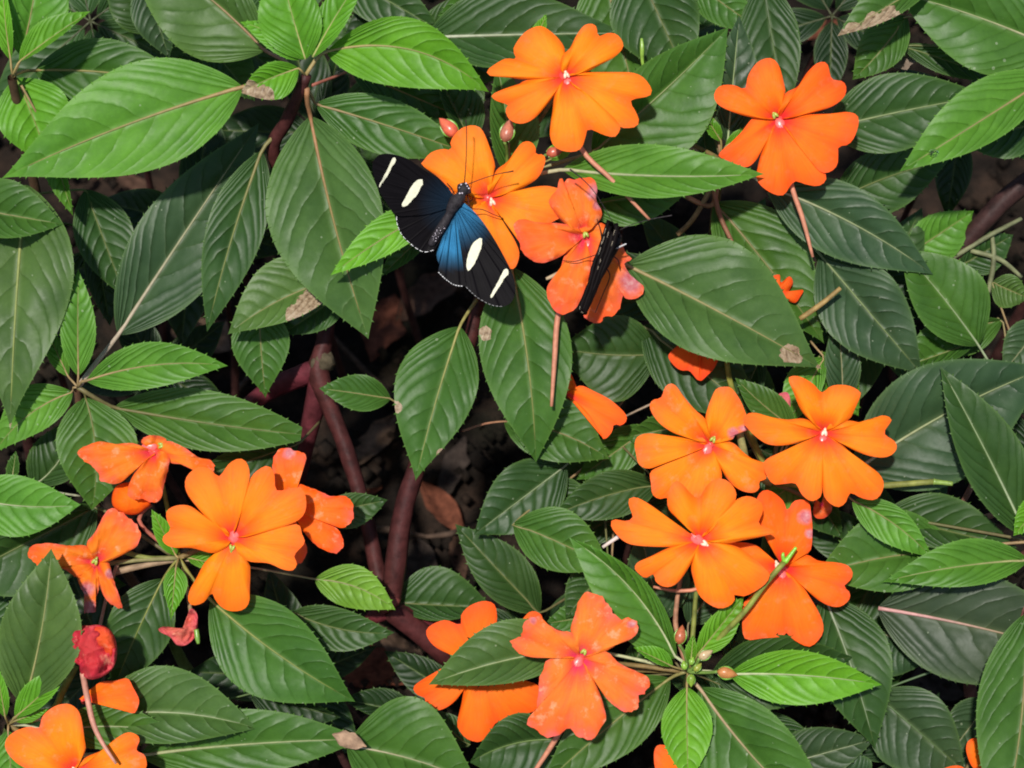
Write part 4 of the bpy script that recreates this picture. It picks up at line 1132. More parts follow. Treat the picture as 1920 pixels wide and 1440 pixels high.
leaf(I_, (1860, 530), (1930, 560), (1900, 515), (1885, 580), (-120, -130), 'g', None, (1900, 640, -140))
leaf(I_, (1800, 500), (1900, 440), (1830, 440), (1880, 500), (-210, -220), 'd', None, (1850, 600, -220))
leaf(I_, (1900, 860), (1800, 780), (1830, 850), (1870, 790), (-90, -80), 'd', None, (1930, 900, -60))
tube('stem', [(1935, 1060, 20, 8), (1922, 1150, 40, 8), (1918, 1250, 45, 8), (1925, 1400, 0, 9)], STEM, I_, color=(.16, .06, .05, 1), sides=8, samples=16)
tube('leaf_stalk', [(1700, 1010, -40, 6), (1800, 985, -20, 6), (1940, 940, 10, 6)], STEM, I_, color=(.28, .14, .10, 1), sides=7, samples=12)
tube('leaf_stalk', [(1790, 970, -60, 6), (1820, 915, -50, 6), (1850, 850, -60, 6)], STEM, I_, color=(.24, .11, .08, 1), sides=7, samples=12)
for sx_, ex_ in (((1760, 500), (1915, 410)), ((1850, 560), (1860, 440)), ((1820, 470), (1915, 520))):
    tube('twig', [(*sx_, -200, 5), ((sx_[0] + ex_[0]) / 2 + 8, (sx_[1] + ex_[1]) / 2 - 8, -190, 5), (*ex_, -200, 4)], STEM, I_, color=(.15, .16, .08, 1), sides=7)

# ------------------------------------------------------------------ lower right corner
O_ = plant('impatiens in the lower right corner, broad dull leaves, one showing its pink-ribbed back', (1960, 1180, -40), (0, 0), BROWN)
PO = (1960, 1180, -30)
leaf(O_, (1645, 1140), (2060, 1240), (1850, 1292), (1860, 1078), (10, 20), 'u', (1850, 1180), None, rib=(.42, .22, .20))
leaf(O_, (1925, 1150), (1875, 1570), (1828, 1350), (2000, 1350), (95, 100), 'm', (1915, 1350), (1930, 1110, 30))
leaf(O_, (1545, 1118), (1641, 1405), (1664, 1200), (1525, 1260), (20, 15), 'd', (1598, 1255), (1500, 1050, -40), rib=(.24, .27, .2))
leaf(O_, (1430, 1445), (1642, 1385), (1530, 1360), (1580, 1455), (5, 0), 'e', None, None)
leaf(O_, (1600, 1480), (1560, 1400), (1560, 1450), (1640, 1440), (-20, -30), 'e', None, None)
leaf(O_, (1640, 1300), (1810, 1448), (1785, 1330), (1670, 1440), (-40, -30), 'e', None, PO, rib=(.05, .08, .05))
leaf(O_, (1655, 1185), (1742, 1240), (1715, 1190), (1670, 1275), (-40, -50), 'e', None, PO)
leaf(O_, (1860, 1310), (1775, 1420), (1785, 1330), (1840, 1400), (-60, -60), 'e', None, PO)
leaf(O_, (1760, 1450), (1860, 1390), (1800, 1400), (1840, 1450), (-80, -80), 'e', None, PO)
flower(O_, 'orange flower edge beside the hanging leaf in the lower right corner', (1850, 1415), 30, [
    [(1850, 1445), (1825, 1440), (1812, 1410), (1815, 1390), (1830, 1384), (1850, 1390), (1880, 1400), (1880, 1440)]], colr=REDOR, throat=3, stalk=(1960, 1190, -30))
flower(O_, 'orange flower edge at the bottom below the dull dark leaf', (1790, 1470), 0, [
    [(1770, 1460), (1765, 1445), (1785, 1436), (1805, 1438), (1815, 1455), (1800, 1475)]], colr=REDOR, throat=3, stalk=(1960, 1190, -40))

# ------------------------------------------------------------------ shaded plants in the middle, behind the hanging leaves
N_ = plant('shaded impatiens behind the two hanging leaves, dark leaves and one orange flower', (1130, 800, -170), (0, 0), BROWN, r=9)
PN = (1130, 800, -160)
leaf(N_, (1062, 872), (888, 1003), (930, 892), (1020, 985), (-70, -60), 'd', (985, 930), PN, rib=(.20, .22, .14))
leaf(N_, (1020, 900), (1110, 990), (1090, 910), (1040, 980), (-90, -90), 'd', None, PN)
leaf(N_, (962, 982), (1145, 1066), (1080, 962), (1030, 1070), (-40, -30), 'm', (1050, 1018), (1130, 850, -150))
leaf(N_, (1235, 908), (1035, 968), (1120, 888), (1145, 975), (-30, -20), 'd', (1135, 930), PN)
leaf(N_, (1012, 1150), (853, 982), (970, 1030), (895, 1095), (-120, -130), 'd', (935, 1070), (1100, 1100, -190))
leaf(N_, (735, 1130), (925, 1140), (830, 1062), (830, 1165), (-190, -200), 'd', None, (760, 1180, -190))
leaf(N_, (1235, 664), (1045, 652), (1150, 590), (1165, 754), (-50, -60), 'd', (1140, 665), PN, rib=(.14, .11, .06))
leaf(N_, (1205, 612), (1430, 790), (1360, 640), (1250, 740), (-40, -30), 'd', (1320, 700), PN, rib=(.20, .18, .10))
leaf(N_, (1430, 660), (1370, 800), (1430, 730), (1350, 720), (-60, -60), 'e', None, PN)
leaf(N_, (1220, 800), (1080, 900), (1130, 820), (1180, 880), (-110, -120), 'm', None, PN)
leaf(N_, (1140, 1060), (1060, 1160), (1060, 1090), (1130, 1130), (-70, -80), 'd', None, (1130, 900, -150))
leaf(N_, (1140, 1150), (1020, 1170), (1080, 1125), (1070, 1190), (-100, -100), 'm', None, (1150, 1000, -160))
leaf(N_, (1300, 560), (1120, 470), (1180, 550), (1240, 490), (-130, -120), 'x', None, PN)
flower(N_, 'orange flower with a red folded heart, half under a dark hanging leaf', (1062, 740), -10, [
    fr(1020, 600, 4.8)([(150, 710), (180, 600), (230, 480), (270, 540), (290, 620), (240, 690)]),
    fr(1020, 600, 4.8)([(230, 640), (330, 590), (450, 640), (600, 720), (730, 840), (740, 910), (690, 950), (630, 940), (610, 1010), (540, 1075), (500, 1000), (420, 870), (320, 760), (240, 720)])],
    stalk=PN, colr=REDOR, wilt=.05, throat=3)

# ------------------------------------------------------------------ low growth filling the gaps, dimness put into its leaf colour
def filler(x, y, z, n, spread, cls, label):
    o = plant(label, (x, y, z), (0, 0), BROWN, r=7, group='low shaded impatiens under the taller plants')
    a0 = R.random() * 6.28
    for i in range(n):
        a = a0 + 6.28 * i / n + R.uniform(-.3, .3)
        L = spread * R.uniform(.75, 1.2)
        bx, by = x + math.cos(a) * L * .08, y + math.sin(a) * L * .08
        tx, ty = x + math.cos(a) * L * 1.25, y + math.sin(a) * L * 1.25
        wd = L * R.uniform(.24, .32)
        mx, my = bx * .58 + tx * .42, by * .58 + ty * .42
        nx, ny = -math.sin(a), math.cos(a)
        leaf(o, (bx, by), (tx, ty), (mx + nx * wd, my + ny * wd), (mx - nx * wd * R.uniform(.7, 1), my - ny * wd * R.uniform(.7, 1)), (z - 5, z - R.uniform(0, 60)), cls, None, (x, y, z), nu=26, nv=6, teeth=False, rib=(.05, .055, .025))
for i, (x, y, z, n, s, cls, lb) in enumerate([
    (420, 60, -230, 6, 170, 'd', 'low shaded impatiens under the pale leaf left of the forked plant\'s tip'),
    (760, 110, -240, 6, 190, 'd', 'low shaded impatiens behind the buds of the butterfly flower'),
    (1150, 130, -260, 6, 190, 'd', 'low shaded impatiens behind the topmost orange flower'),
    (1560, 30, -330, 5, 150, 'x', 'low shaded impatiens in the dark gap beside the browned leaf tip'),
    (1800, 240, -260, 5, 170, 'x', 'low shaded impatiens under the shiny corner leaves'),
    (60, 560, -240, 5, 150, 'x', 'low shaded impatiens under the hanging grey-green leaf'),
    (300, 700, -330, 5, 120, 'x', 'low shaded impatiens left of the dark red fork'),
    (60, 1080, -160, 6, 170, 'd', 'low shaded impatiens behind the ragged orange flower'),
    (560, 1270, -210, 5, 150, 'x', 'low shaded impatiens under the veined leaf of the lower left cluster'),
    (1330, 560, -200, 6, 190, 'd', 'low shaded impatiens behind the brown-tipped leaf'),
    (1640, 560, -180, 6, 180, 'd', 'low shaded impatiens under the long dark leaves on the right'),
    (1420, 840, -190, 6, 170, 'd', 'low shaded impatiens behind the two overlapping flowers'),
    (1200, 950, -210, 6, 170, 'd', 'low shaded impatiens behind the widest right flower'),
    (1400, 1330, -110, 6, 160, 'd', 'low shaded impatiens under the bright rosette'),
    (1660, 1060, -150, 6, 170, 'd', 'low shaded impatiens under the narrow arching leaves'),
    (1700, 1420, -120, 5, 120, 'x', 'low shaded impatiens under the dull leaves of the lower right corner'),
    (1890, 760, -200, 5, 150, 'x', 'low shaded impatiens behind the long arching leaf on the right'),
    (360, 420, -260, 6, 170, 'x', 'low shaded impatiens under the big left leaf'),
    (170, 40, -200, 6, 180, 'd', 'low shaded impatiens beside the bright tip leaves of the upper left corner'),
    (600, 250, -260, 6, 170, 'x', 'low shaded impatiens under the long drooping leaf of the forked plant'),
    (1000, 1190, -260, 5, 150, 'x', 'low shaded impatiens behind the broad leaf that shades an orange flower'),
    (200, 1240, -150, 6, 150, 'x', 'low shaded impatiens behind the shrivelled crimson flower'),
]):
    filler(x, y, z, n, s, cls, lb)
# ------------------------------------------------------------------ the blue-winged butterfly
fb = fr(680, 220, 3.79)
def one(p):
    return fb([p])[0]
def butterfly():
    zb = 172
    g = W(*one((640, 640)), zb - 20)
    o = thing('butterfly', 'black butterfly with blue sheen and white wing bars, wings spread on orange flower', 'butterfly', g)
    root = one((650, 610))
    axis = (one((720, 510))[0] - one((490, 900))[0], one((720, 510))[1] - one((490, 900))[1])
    al = math.hypot(*axis)
    ax = (axis[0] / al, axis[1] / al)
    px = (ax[1], -ax[0])
    def side(x, y):
        return (x - root[0]) * px[0] + (y - root[1]) * px[1]
    def zwing(x, y, slope, lay):
        d = abs(side(x, y))
        along = (x - root[0]) * ax[0] + (y - root[1]) * ax[1]
        return zb + lay + slope * d + .0009 * d * d * (.3 if slope > .2 else -.4) + 1.2 * noise.noise((x * .03, y * .03, 5)) + .04 * along
    def wing(name, outline, slope, lay, bluef):
        out = fb(outline)
        c = root
        V, UV, F = fan(c, out, lambda x, y, q, j: zwing(x, y, slope, lay), n=64, rings=16)
        cols, bl = [], []
        for x, y, z in V:
            b = bluef(x, y)
            bl.append(b)
            cols.append((.006 + .012 * b, .005 + .105 * b, .006 + .215 * b))
        return new_obj(name, [W(*p) for p in V], F, WING, o, uv=UV, attr={'blue': bl}, colattr=cols)
    def bar(name, wingo, outline, slope, lay):
        out = fb(outline)
        n = 30
        pts = catmull(out, n, closed=True)
        sdb = R.random() * 40
        pts = [(x + 1.3 * noise.noise((x * .3, y * .3, sdb)), y + 1.3 * noise.noise((y * .3, x * .3, sdb + 5))) for x, y in pts]
        cx, cy = sum(p[0] for p in pts) / n, sum(p[1] for p in pts) / n
        V, F = [], []
        for q in (.02, .5, 1):
            for x, y in pts:
                X, Y = cx + (x - cx) * q, cy + (y - cy) * q
                V.append(W(X, Y, zwing(X, Y, slope, lay) + 1.0))
        for s in range(2):
            for i in range(n):
                a, b = s * n + i, s * n + (i + 1) % n
                F.append((a, a + n, b + n, b))
        return new_obj(name, V, F, PALE, wingo, color=(.60, .58, .42, 1))
    def fringe(wingo, line, slope, lay, dim=.70):
        pts = catmull(fb(line), 34)
        V, F = [], []
        for i in range(0, 33):
            if i % 3 == 2:
                continue
            (x0, y0), (x1, y1) = pts[i], pts[i + 1]
            r = R.uniform(.4, 1.0)
            tube_geo([(x0, y0, zwing(x0, y0, slope, lay) + .6, r), (x1, y1, zwing(x1, y1, slope, lay) + .6, r)], sides=5, samples=3, verts=V, faces=F)
        return new_obj('wing_fringe', V, F, PALE, wingo, color=(dim, dim * .98, dim * .96, 1))
    def dist(x, y):
        return math.hypot(x - root[0], y - root[1])
    sm = lambda a, b, t: min(max((t - a) / (b - a), 0), 1)
    bl_l = lambda x, y: .12 * (1 - sm(18, 72, dist(x, y)))  # left wings kept near black: their missing sheen is put into the colour
    bl_rh = lambda x, y: .85 * (1 - sm(88, 128, dist(x, y))) * sm(4, 20, abs(side(x, y)))
    bl_rf = lambda x, y: .7 * (1 - sm(42, 92, dist(x, y)))
    hl = wing('hindwing', [(620, 610), (520, 640), (380, 660), (240, 680), (245, 760), (275, 830), (320, 880), (380, 930), (440, 958), (500, 950), (530, 910), (570, 840), (620, 740), (640, 660)], .22, -4, bl_l)
    fl_ = wing('forewing', [(645, 555), (600, 490), (520, 425), (430, 370), (330, 300), (240, 268), (150, 258), (95, 285), (68, 350), (85, 440), (120, 530), (170, 610), (235, 695), (330, 700), (450, 690), (560, 660), (620, 640)], .24, 1, bl_l)
    hr = wing('hindwing', [(690, 620), (650, 720), (590, 850), (530, 950), (530, 1010), (545, 1050), (538, 1100), (590, 1150), (650, 1190), (715, 1200), (760, 1180), (790, 1050), (770, 850), (710, 680)], .13, -4, bl_rh)
    fr_ = wing('forewing', [(700, 590), (760, 640), (820, 700), (880, 780), (950, 890), (1020, 1020), (1070, 1130), (1085, 1230), (1060, 1310), (1000, 1345), (920, 1335), (830, 1290), (740, 1210), (735, 1100), (715, 900), (690, 700)], .16, 1, bl_rf)
    bar('white_bar', fl_, [(375, 455), (420, 440), (428, 470), (410, 500), (390, 550), (350, 590), (310, 630), (275, 625), (310, 560), (340, 500)], .24, 1)
    bar('white_bar', fl_, [(205, 300), (220, 285), (238, 300), (210, 350), (180, 410), (145, 460), (120, 500), (118, 485), (150, 420), (185, 350)], .24, 1)
    bar('white_bar', fr_, [(790, 890), (845, 855), (840, 930), (810, 1010), (780, 1060), (750, 1095), (738, 1060), (742, 1010), (765, 930)], .16, 1)
    bar('white_bar', fr_, [(1005, 1085), (1030, 1080), (1035, 1110), (1010, 1140), (975, 1200), (940, 1250), (915, 1285), (908, 1270), (920, 1240), (960, 1170)], .16, 1)
    fringe(hl, [(241, 705), (246, 760), (275, 830), (320, 880), (380, 930), (440, 957), (515, 940)], .22, -4)
    fringe(hr, [(538, 1100), (590, 1150), (650, 1190), (715, 1200)], .13, -4)
    fringe(fr_, [(735, 1205), (780, 1250), (830, 1290), (920, 1335), (1000, 1345)], .16, 1, .22)
    b = lambda x, y, z, r: (*one((x, y)), zb + z, r)
    tube('body', [b(478, 915, -6, 2), b(490, 895, -4, 6.5), b(530, 830, -1, 8.2), b(580, 750, 2, 8.6), b(615, 690, 4, 7.5), b(640, 635, 7, 11), b(662, 600, 8, 12.5), b(690, 570, 8, 11), b(703, 545, 7, 8.5), b(716, 515, 8, 12.5), b(728, 488, 7, 10), b(735, 474, 5, 4)], BLACK, o, color=(.020, .017, .019, 1), sides=14, samples=54, wob=.10)
    V, F = [], []
    for sx, sy in ((700, 478), (716, 484), (690, 500), (708, 505), (728, 500), (742, 490), (722, 520), (738, 520), (690, 540), (705, 572), (688, 592), (708, 538), (735, 470), (755, 505)):
        ball_geo(*one((sx, sy)), zb + 16, 1.7, V, F, 6, 4)
    for k in range(26):
        t = R.random()
        ball_geo(*one((600 - 100 * t + R.uniform(-22, 22), 720 + 165 * t + R.uniform(-14, 14))), zb + 8.5, R.uniform(.6, 1.1), V, F, 5, 3)
    new_obj('pale_speckles', V, F, PALE, o, color=(.62, .55, .60, 1))
    for sgn in (-1, 1):
        V, F = [], []
        ball_geo(one((722, 508))[0] + sgn * 10 * .86, one((722, 508))[1] + sgn * 10 * .5, zb + 9, 4.8, V, F, 8, 6)
        new_obj('eye', V, F, BLACK, o, color=(.03, .012, .014, 1))
    tube('antenna', [b(722, 468, 12, .95), b(732, 360, 22, .8), b(738, 200, 34, .75), b(737, 60, 42, .9), b(730, 18, 44, 1.6)], BLACK, o, color=(.02, .012, .01, 1), sides=6, samples=22)
    tube('antenna', [b(752, 474, 12, .95), b(840, 440, 20, .8), b(950, 405, 24, .8), b(1040, 388, 26, 1.2), b(1072, 382, 26, 1.6)], BLACK, o, color=(.02, .012, .01, 1), sides=6, samples=22)
    tube('proboscis', [b(745, 540, -2, 1.1), b(765, 640, -12, .9), b(850, 655, -22, .8), b(930, 690, -30, .8), b(1000, 718, -36, .7)], BLACK, o, color=(.05, .014, .012, 1), sides=6, samples=22)
    for lg in ([(700, 590), (760, 600), (790, 560)], [(680, 600), (735, 655), (800, 690)], [(640, 620), (640, 520), (600, 470)]):
        tube('leg', [b(*lg[0], -4, 1.3), b(*lg[1], -22, 1), b(*lg[2], -44, .7)], BLACK, o, color=(.02, .015, .015, 1), sides=6)
butterfly()

# ------------------------------------------------------------------ the butterfly with folded wings
def folded():
    q = lambda x, y: f4([(x, y)])[0]
    zt = 232            # wing margins, nearest
    zb = 158            # body
    g = W(*q(860, 760), zb - 10)
    o = thing('butterfly', 'black butterfly with folded wings seen edge-on, perched on ageing orange flower', 'butterfly', g)
    def wing(name, line, dx, dep, wid):
        """a wing standing up from the body: line = its outer margin, dx = how far its foot lies sideways"""
        pts = catmull([q(*p) for p in line], 26)
        V, F, UV, cols, bl = [], [], [], [], []
        m = 9
        for k in range(m + 1):
            s = k / m
            for i, (x, y) in enumerate(pts):
                t = i / 25
                d = dep(t) * s
                jag = .8 * noise.noise((t * 9, s * 3, dx)) + 1.1 * noise.noise((t * 30, s, dx))
                V.append(W(x + dx * s + jag, y + 4 * s, zt - d + 2.5 * math.sin(t * 3.1)))
                UV.append((t, s * .35 + dx * .01))
                cols.append((.007, .005, .005))
                bl.append(0.0)
        for k in range(m):
            for i in range(25):
                a = k * 26 + i
                F.append((a, a + 1, a + 27, a + 26))
        w_ = new_obj(name, V, F, WING, o, uv=UV, attr={'blue': bl}, colattr=cols)
        md = w_.modifiers.new('thickness', 'SOLIDIFY')
        md.thickness = wid * K
        md.offset = 0
        return w_
    dep = lambda t: 20 + 55 * math.sin(math.pi * min(t * .9 + .08, 1))
    wl = wing('forewing', [(905, 462), (886, 520), (852, 630), (815, 740), (778, 830), (762, 910), (735, 1010), (690, 1130), (665, 1200), (672, 1240)], 8, dep, 6)
    wing('hindwing', [(918, 510), (898, 590), (868, 680), (835, 780), (805, 870), (778, 960), (745, 1070), (705, 1170), (682, 1235)], 6, dep, 7)
    wing('hindwing', [(938, 560), (922, 630), (895, 720), (862, 810), (828, 900), (798, 990), (755, 1090), (715, 1190), (692, 1240)], 2, dep, 8)
    wr = wing('forewing', [(965, 488), (972, 540), (958, 620), (925, 720), (882, 830), (838, 930), (790, 1050), (742, 1160), (704, 1238)], -3, dep, 8)
    # pale dashes along the wing fold
    V, F = [], []
    for (x0, y0), (x1, y1) in (((882, 530), (866, 580)), ((868, 600), (850, 660)), ((838, 690), (820, 755)), ((850, 640), (843, 668)), ((838, 790), (830, 825)), ((958, 545), (945, 590)), ((940, 640), (928, 680)), ((905, 560), (893, 610)), ((820, 850), (812, 880)), ((664, 1190), (660, 1215)), ((674, 1235), (690, 1245))):
        a, c = q(x0, y0), q(x1, y1)
        tube_geo([(*a, zt + 2.5, .55), (*c, zt + 2.5, .4)], sides=5, samples=3, verts=V, faces=F)
    new_obj('pale_dashes', V, F, PALE, wl, color=(.30, .25, .18, 1))
    tube('body', [(*q(985, 560), zb + 26, 3), (*q(985, 610), zb + 30, 7), (*q(972, 660), zb + 26, 8), (*q(945, 720), zb + 18, 7), (*q(905, 800), zb + 8, 6), (*q(860, 900), zb, 4.5), (*q(830, 970), zb - 4, 2)], BLACK, o, color=(.018, .013, .012, 1), sides=10, samples=30, wob=.1)
    for ex, ey in ((1000, 600), (985, 575)):
        V, F = [], []
        ball_geo(*q(ex, ey), zb + 35, 4.1, V, F, 8, 6)
        new_obj('eye', V, F, BLACK, o, color=(.02, .012, .012, 1))
    tube('palp', [(*q(972, 700), zb + 30, 1.4), (*q(1010, 682), zb + 36, 1.7), (*q(1055, 662), zb + 40, 1.2)], PALE, o, color=(.52, .50, .50, 1), sides=6)
    tube('antenna', [(*q(985, 560), zb + 40, .8), (*q(905, 420), zb + 50, .7), (*q(800, 245), zb + 56, .8), (*q(700, 130), zb + 58, 1), (*q(578, 32), zb + 58, 1.7)], BLACK, o, color=(.02, .015, .015, 1), sides=6, samples=22)
    tube('antenna', [(*q(1000, 545), zb + 40, .8), (*q(1100, 500), zb + 46, .7), (*q(1260, 455), zb + 50, .7), (*q(1440, 422), zb + 52, 1.2)], BLACK, o, color=(.03, .025, .025, 1), sides=6, samples=22)
    tube('proboscis', [(*q(960, 690), zb + 18, 1), (*q(840, 740), zb + 10, .9), (*q(720, 780), zb + 2, .9), (*q(620, 810), zb - 6, .8), (*q(520, 803), zb - 12, .7)], BLACK, o, color=(.06, .016, .012, 1), sides=6, samples=22)
    tube('leg', [(*q(870, 850), zb + 8, 1.3), (*q(890, 870), zb + 14, 1.2), (*q(915, 942), zb + 10, 1.1), (*q(860, 1080), zb - 4, .9), (*q(792, 1243), zb - 14, .7)], BLACK, o, color=(.02, .012, .01, 1), sides=6, samples=20)
    tube('leg', [(*q(850, 640), zb + 8, 1.2), (*q(835, 545), zb + 8, 1), (*q(808, 455), zb - 8, .8)], BLACK, o, color=(.02, .012, .01, 1), sides=6)
    tube('leg', [(*q(930, 760), zb + 6, 1.2), (*q(985, 800), zb + 6, 1), (*q(1000, 880), zb - 14, .8)], BLACK, o, color=(.02, .012, .01, 1), sides=6)
folded()

# ------------------------------------------------------------------ litter
def scrap(label, c, size, z, colr, ang, name='dry_leaf', asp=.45, world=None, curl=.5, group=None):
    n, m = 16, 9
    V, F = [], []
    sd_ = R.random() * 90
    ca, sa = math.cos(ang), math.sin(ang)
    for i in range(n + 1):
        t = i / n
        wv = size * asp * (math.sin(math.pi * min(max(t, .01), .99)) ** .8) * (1 + .35 * noise.noise((t * 5, sd_, 0)))
        for j in range(m):
            v = j / (m - 1) * 2 - 1
            a = (t - .5) * 2 * size + .12 * size * noise.noise((v * 2, t * 3, sd_))
            e = v * wv * (1 + .25 * noise.noise((t * 6, v * 2 + 9, sd_)))
            h = curl * wv * v * v + .16 * size * noise.noise((t * 3, v * 1.6, sd_)) + .2 * curl * size * (t - .5) ** 2 * 4
            x, y = a * ca - e * sa, a * sa + e * ca
            if world is None:
                V.append(W(c[0] + x, c[1] + y, z + h))
            else:
                V.append(world + Vector((x, y, h * .6 + 8)) * K)
    for i in range(n):
        for j in range(m - 1):
            a = i * m + j
            F.append((a, a + 1, a + m + 1, a + m))
    o = new_obj(name, V, F, DRY, None, color=(*colr, 1))
    o['label'] = label
    o['category'] = 'dry leaf'
    if group:
        o['group'] = group
    return o
scrap('curled dry brown leaf scrap lying on a veined green leaf at the bottom', (655, 1388), 34, 70, (.26, .17, .11), math.radians(20))
scrap('grey-brown dry leaf caught under the shiny upper right leaves', (1700, 112), 34, -35, (.16, .12, .09), math.radians(-25))
def soil_at(x, y):
    a = W(x, y, 0)
    d = (a - CAM).normalized()
    return CAM + d * (CAM.z / -d.z)
DEAD = [('reddish', (.095, .032, .018)), ('dark brown', (.055, .030, .020)), ('blackish', (.030, .022, .018)), ('tan', (.10, .062, .040))]  # litter tones lowered, the dimness near the soil painted into them
spots_ = [(830, 960, 'right of the red fork'), (862, 1045, 'below the two hanging leaves'), (790, 1095, 'against the fork of the red stems'), (760, 1235, 'under the thick red stem foot'),
          (690, 1250, 'left of the thick red stem foot'), (650, 1305, 'behind the leaf holding a dry scrap'), (850, 880, 'behind the tip of a hanging leaf'), (700, 830, 'between the two red branches'),
          (720, 620, 'above the small glossy leaf'), (800, 560, 'below the white-barred butterfly'), (520, 850, 'behind the bruised orange flower'), (400, 640, 'under the brown-patched leaf'),
          (660, 940, 'beside the left red branch'), (1240, 1060, 'under the widest right flower'), (1780, 1280, 'under the pink-ribbed leaf'), (1670, 420, 'under the lone upper right flower\'s leaves'),
          (1540, 60, 'in the dark gap by the browned leaf tip'), (250, 350, 'under the big left leaf'), (880, 1200, 'behind the leaf-shaded flower'), (1700, 690, 'beside the pale dull leaf on the right')]
for i, (x, y, where) in enumerate(spots_):
    nm, cc = DEAD[i % 4]
    scrap('%s fallen leaf on the soil %s' % (nm, where), None, R.uniform(60, 120), 0, cc, R.random() * 6.28, 'fallen_leaf', R.uniform(.28, .5), soil_at(x, y), R.uniform(-.3, .5), 'fallen leaves on the soil')
def crumbs():
    V, F = [], []
    for k in range(2600):
        p = soil_at(R.uniform(-100, 2020), R.uniform(-100, 1500))
        r = R.uniform(.0012, .0045)
        b = len(V)
        for d in ((1, 0, 0), (-1, 0, 0), (0, 1, 0), (0, -1, 0), (0, 0, 1), (0, 0, -1)):
            V.append(p + Vector(d) * r * R.uniform(.6, 1.3))
        F += [(b, b + 2, b + 4), (b + 2, b + 1, b + 4), (b + 1, b + 3, b + 4), (b + 3, b, b + 4), (b + 2, b, b + 5), (b + 1, b + 2, b + 5), (b + 3, b + 1, b + 5), (b, b + 3, b + 5)]
    o = new_obj('soil_crumbs', V, F, SOIL, None)
    o['kind'] = 'stuff'
    o['label'] = 'loose crumbs of dark soil'
    o['category'] = 'soil'
crumbs()
for i, (x, y, where) in enumerate([(700, 720, 'between the red branches'), (840, 1010, 'right of the red fork'), (500, 690, 'under the hanging pointed leaf'), (1820, 480, 'behind the long dark leaves on the right')]):
    p = soil_at(x, y)
    a = R.random() * 6.28
    L = R.uniform(.02, .045)
    V, F = [], []
    for k in range(9):
        t = k / 8 - .5
        c = p + Vector((math.cos(a) * L * t * 2, math.sin(a) * L * t * 2, .006 + .004 * math.sin(k)))
        for s in range(6):
            an = 6.283 * s / 6
            V.append(c + Vector((-math.sin(a) * math.cos(an), math.cos(a) * math.cos(an), math.sin(an))) * .0011 * (1 + .3 * math.sin(k * 2 + i)))
    for k in range(8):
        for s in range(6):
            F.append((k * 6 + s, k * 6 + (s + 1) % 6, (k + 1) * 6 + (s + 1) % 6, (k + 1) * 6 + s))
    o = new_obj('twig', V, F, DRY, None, color=(.055, .036, .026, 1))
    o['label'] = 'thin dry twig on the dark soil ' + where
    o['category'] = 'twig'
    o['group'] = 'dry twigs on the soil'

# a water drop on the bright corner leaf
dm, dt, dp, do_ = mat_base('water')
dp.inputs['Transmission Weight'].default_value = 1.0
dp.inputs['Roughness'].default_value = .02
dp.inputs['IOR'].default_value = 1.33
V, F = [], []
ball_geo(1752, 288, 124, 10, V, F, 16, 12, 1.1, .9, .6, .4)
o = new_obj('water_drop', V, F, dm, None)
o['label'] = 'clear round water drop near the tip of a bright leaf'
o['category'] = 'drop'

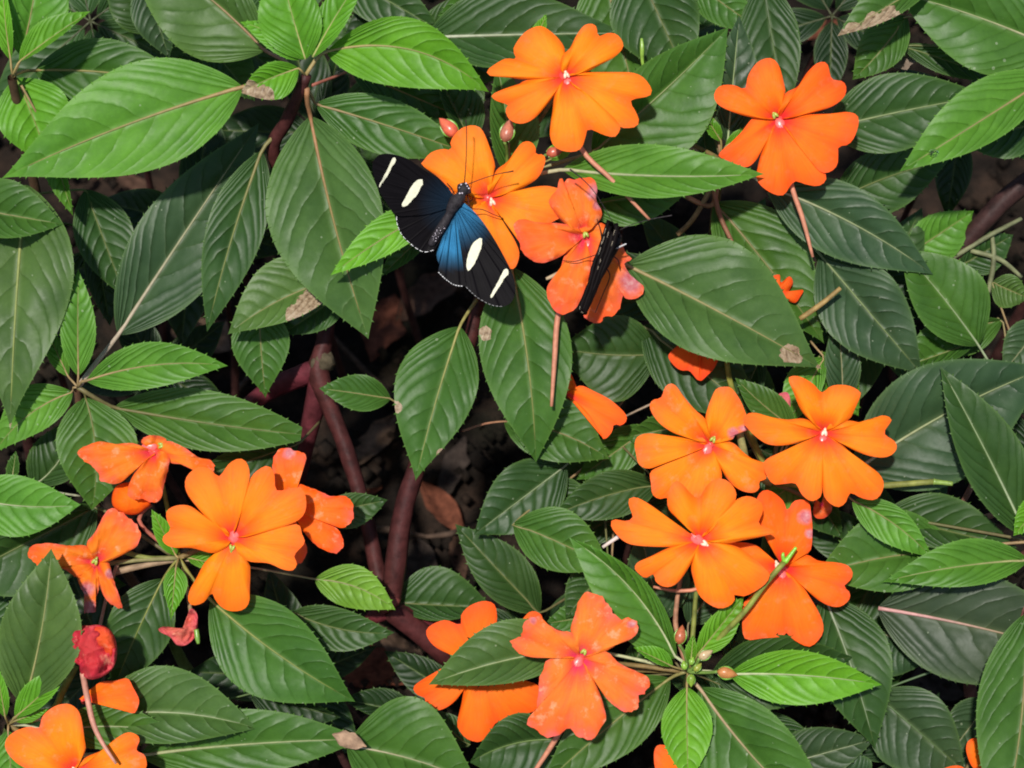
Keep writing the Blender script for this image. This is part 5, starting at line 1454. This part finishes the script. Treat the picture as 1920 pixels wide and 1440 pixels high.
# ------------------------------------------------------------------ the bed goes on around the part in view
def ring_plant(seed):
    rr = random.Random(seed)
    o = thing('impatiens_plant', 'leafy green impatiens of the surrounding bed without open flowers', 'plant', Vector((0, 0, 0)), 'impatiens of the surrounding bed')
    h = 900
    zero = W(960, 720, 0)
    def P(x, y, z):      # local: metres from the plant's foot, z up
        return Vector((x, y, z)) * K
    V, F = [], []
    for i in range(8):
        t = i / 7
        for k in range(7):
            a = 6.283 * k / 7
            V.append(P(math.cos(a) * (14 - 5 * t) + 20 * math.sin(t * 2), math.sin(a) * (14 - 5 * t), h * t - 20))
    for i in range(7):
        for k in range(7):
            F.append((i * 7 + k, i * 7 + (k + 1) % 7, (i + 1) * 7 + (k + 1) % 7, (i + 1) * 7 + k))
    new_obj('stem', V, F, STEM, o, color=(*BROWN, 1))
    for q in range(13):
        a = q * 2.4 + rr.uniform(-.3, .3)
        zb = h * (.35 + .65 * q / 12)
        L = rr.uniform(300, 430) * (1.15 - .5 * q / 12)
        el = .1 + .55 * q / 12
        Vl, Fl, UVl = [], [], []
        for i in range(19):
            t = min(max(i / 18, .002), .999)
            f = t ** .84 * (1 - t) ** 1.16 / .252
            for j in range(9):
                v = j / 4 - 1
                r = 60 + L * t
                z = zb + L * (el * t - .55 * t * t) + .2 * L * .3 * f * abs(v)
                e = v * L * .27 * f
                Vl.append(P(math.cos(a) * r - math.sin(a) * e, math.sin(a) * r + math.cos(a) * e, z))
                UVl.append((t, .5 + .5 * v))
        for i in range(18):
            for j in range(8):
                b = i * 9 + j
                Fl.append((b, b + 1, b + 10, b + 9))
        c = COL[rr.choice('mmgdn')]
        lo = new_obj('leaf', Vl, Fl, LEAF, o, uv=UVl, color=(*c, 1))
        V, F = [], []
        for i in range(9):
            t = i / 8
            r = 8 + (52 + L * .9) * t
            tt = max(0, (r - 60) / L)
            z = zb + L * (el * tt - .55 * tt * tt)
            for k in range(5):
                an = 6.283 * k / 5
                w_ = 5.5 * (1 - .8 * t)
                V.append(P(math.cos(a) * r - math.sin(a) * math.cos(an) * w_, math.sin(a) * r + math.cos(a) * math.cos(an) * w_, z + math.sin(an) * w_))
        for i in range(8):
            for k in range(5):
                F.append((i * 5 + k, i * 5 + (k + 1) % 5, (i + 1) * 5 + (k + 1) % 5, (i + 1) * 5 + k))
        new_obj('midrib', V, F, RIB, lo, color=(.16, .12, .05, 1))
    return o
def copy_tree(o, parent=None):
    c = o.copy()
    sc.collection.objects.link(c)
    c.parent = parent
    for ch in list(o.children):
        copy_tree(ch, c)
    return c
protos = [ring_plant(11), ring_plant(12)]
cy0 = DEEP * math.cos(PITCH)
ring = []
for i in range(9):
    ring.append((-.295 - .05 * (i % 2), .10 + .085 * i))
    ring.append((.295 + .05 * (i % 2), .10 + .085 * i))
for i in range(6):
    ring.append((-.24 + .095 * i, .80 + .04 * (i % 2)))
for i in range(6):
    ring.append((-.24 + .095 * i, .10 - .03 * (i % 2)))
for i, (x, y) in enumerate(ring):
    o = protos[i] if i < 2 else copy_tree(protos[i % 2])
    o.location = (x, y, 0)
    o.rotation_euler = (0, 0, R.random() * 6.28)
    k = R.uniform(.85, 1.1)
    o.scale = (k, k, k)
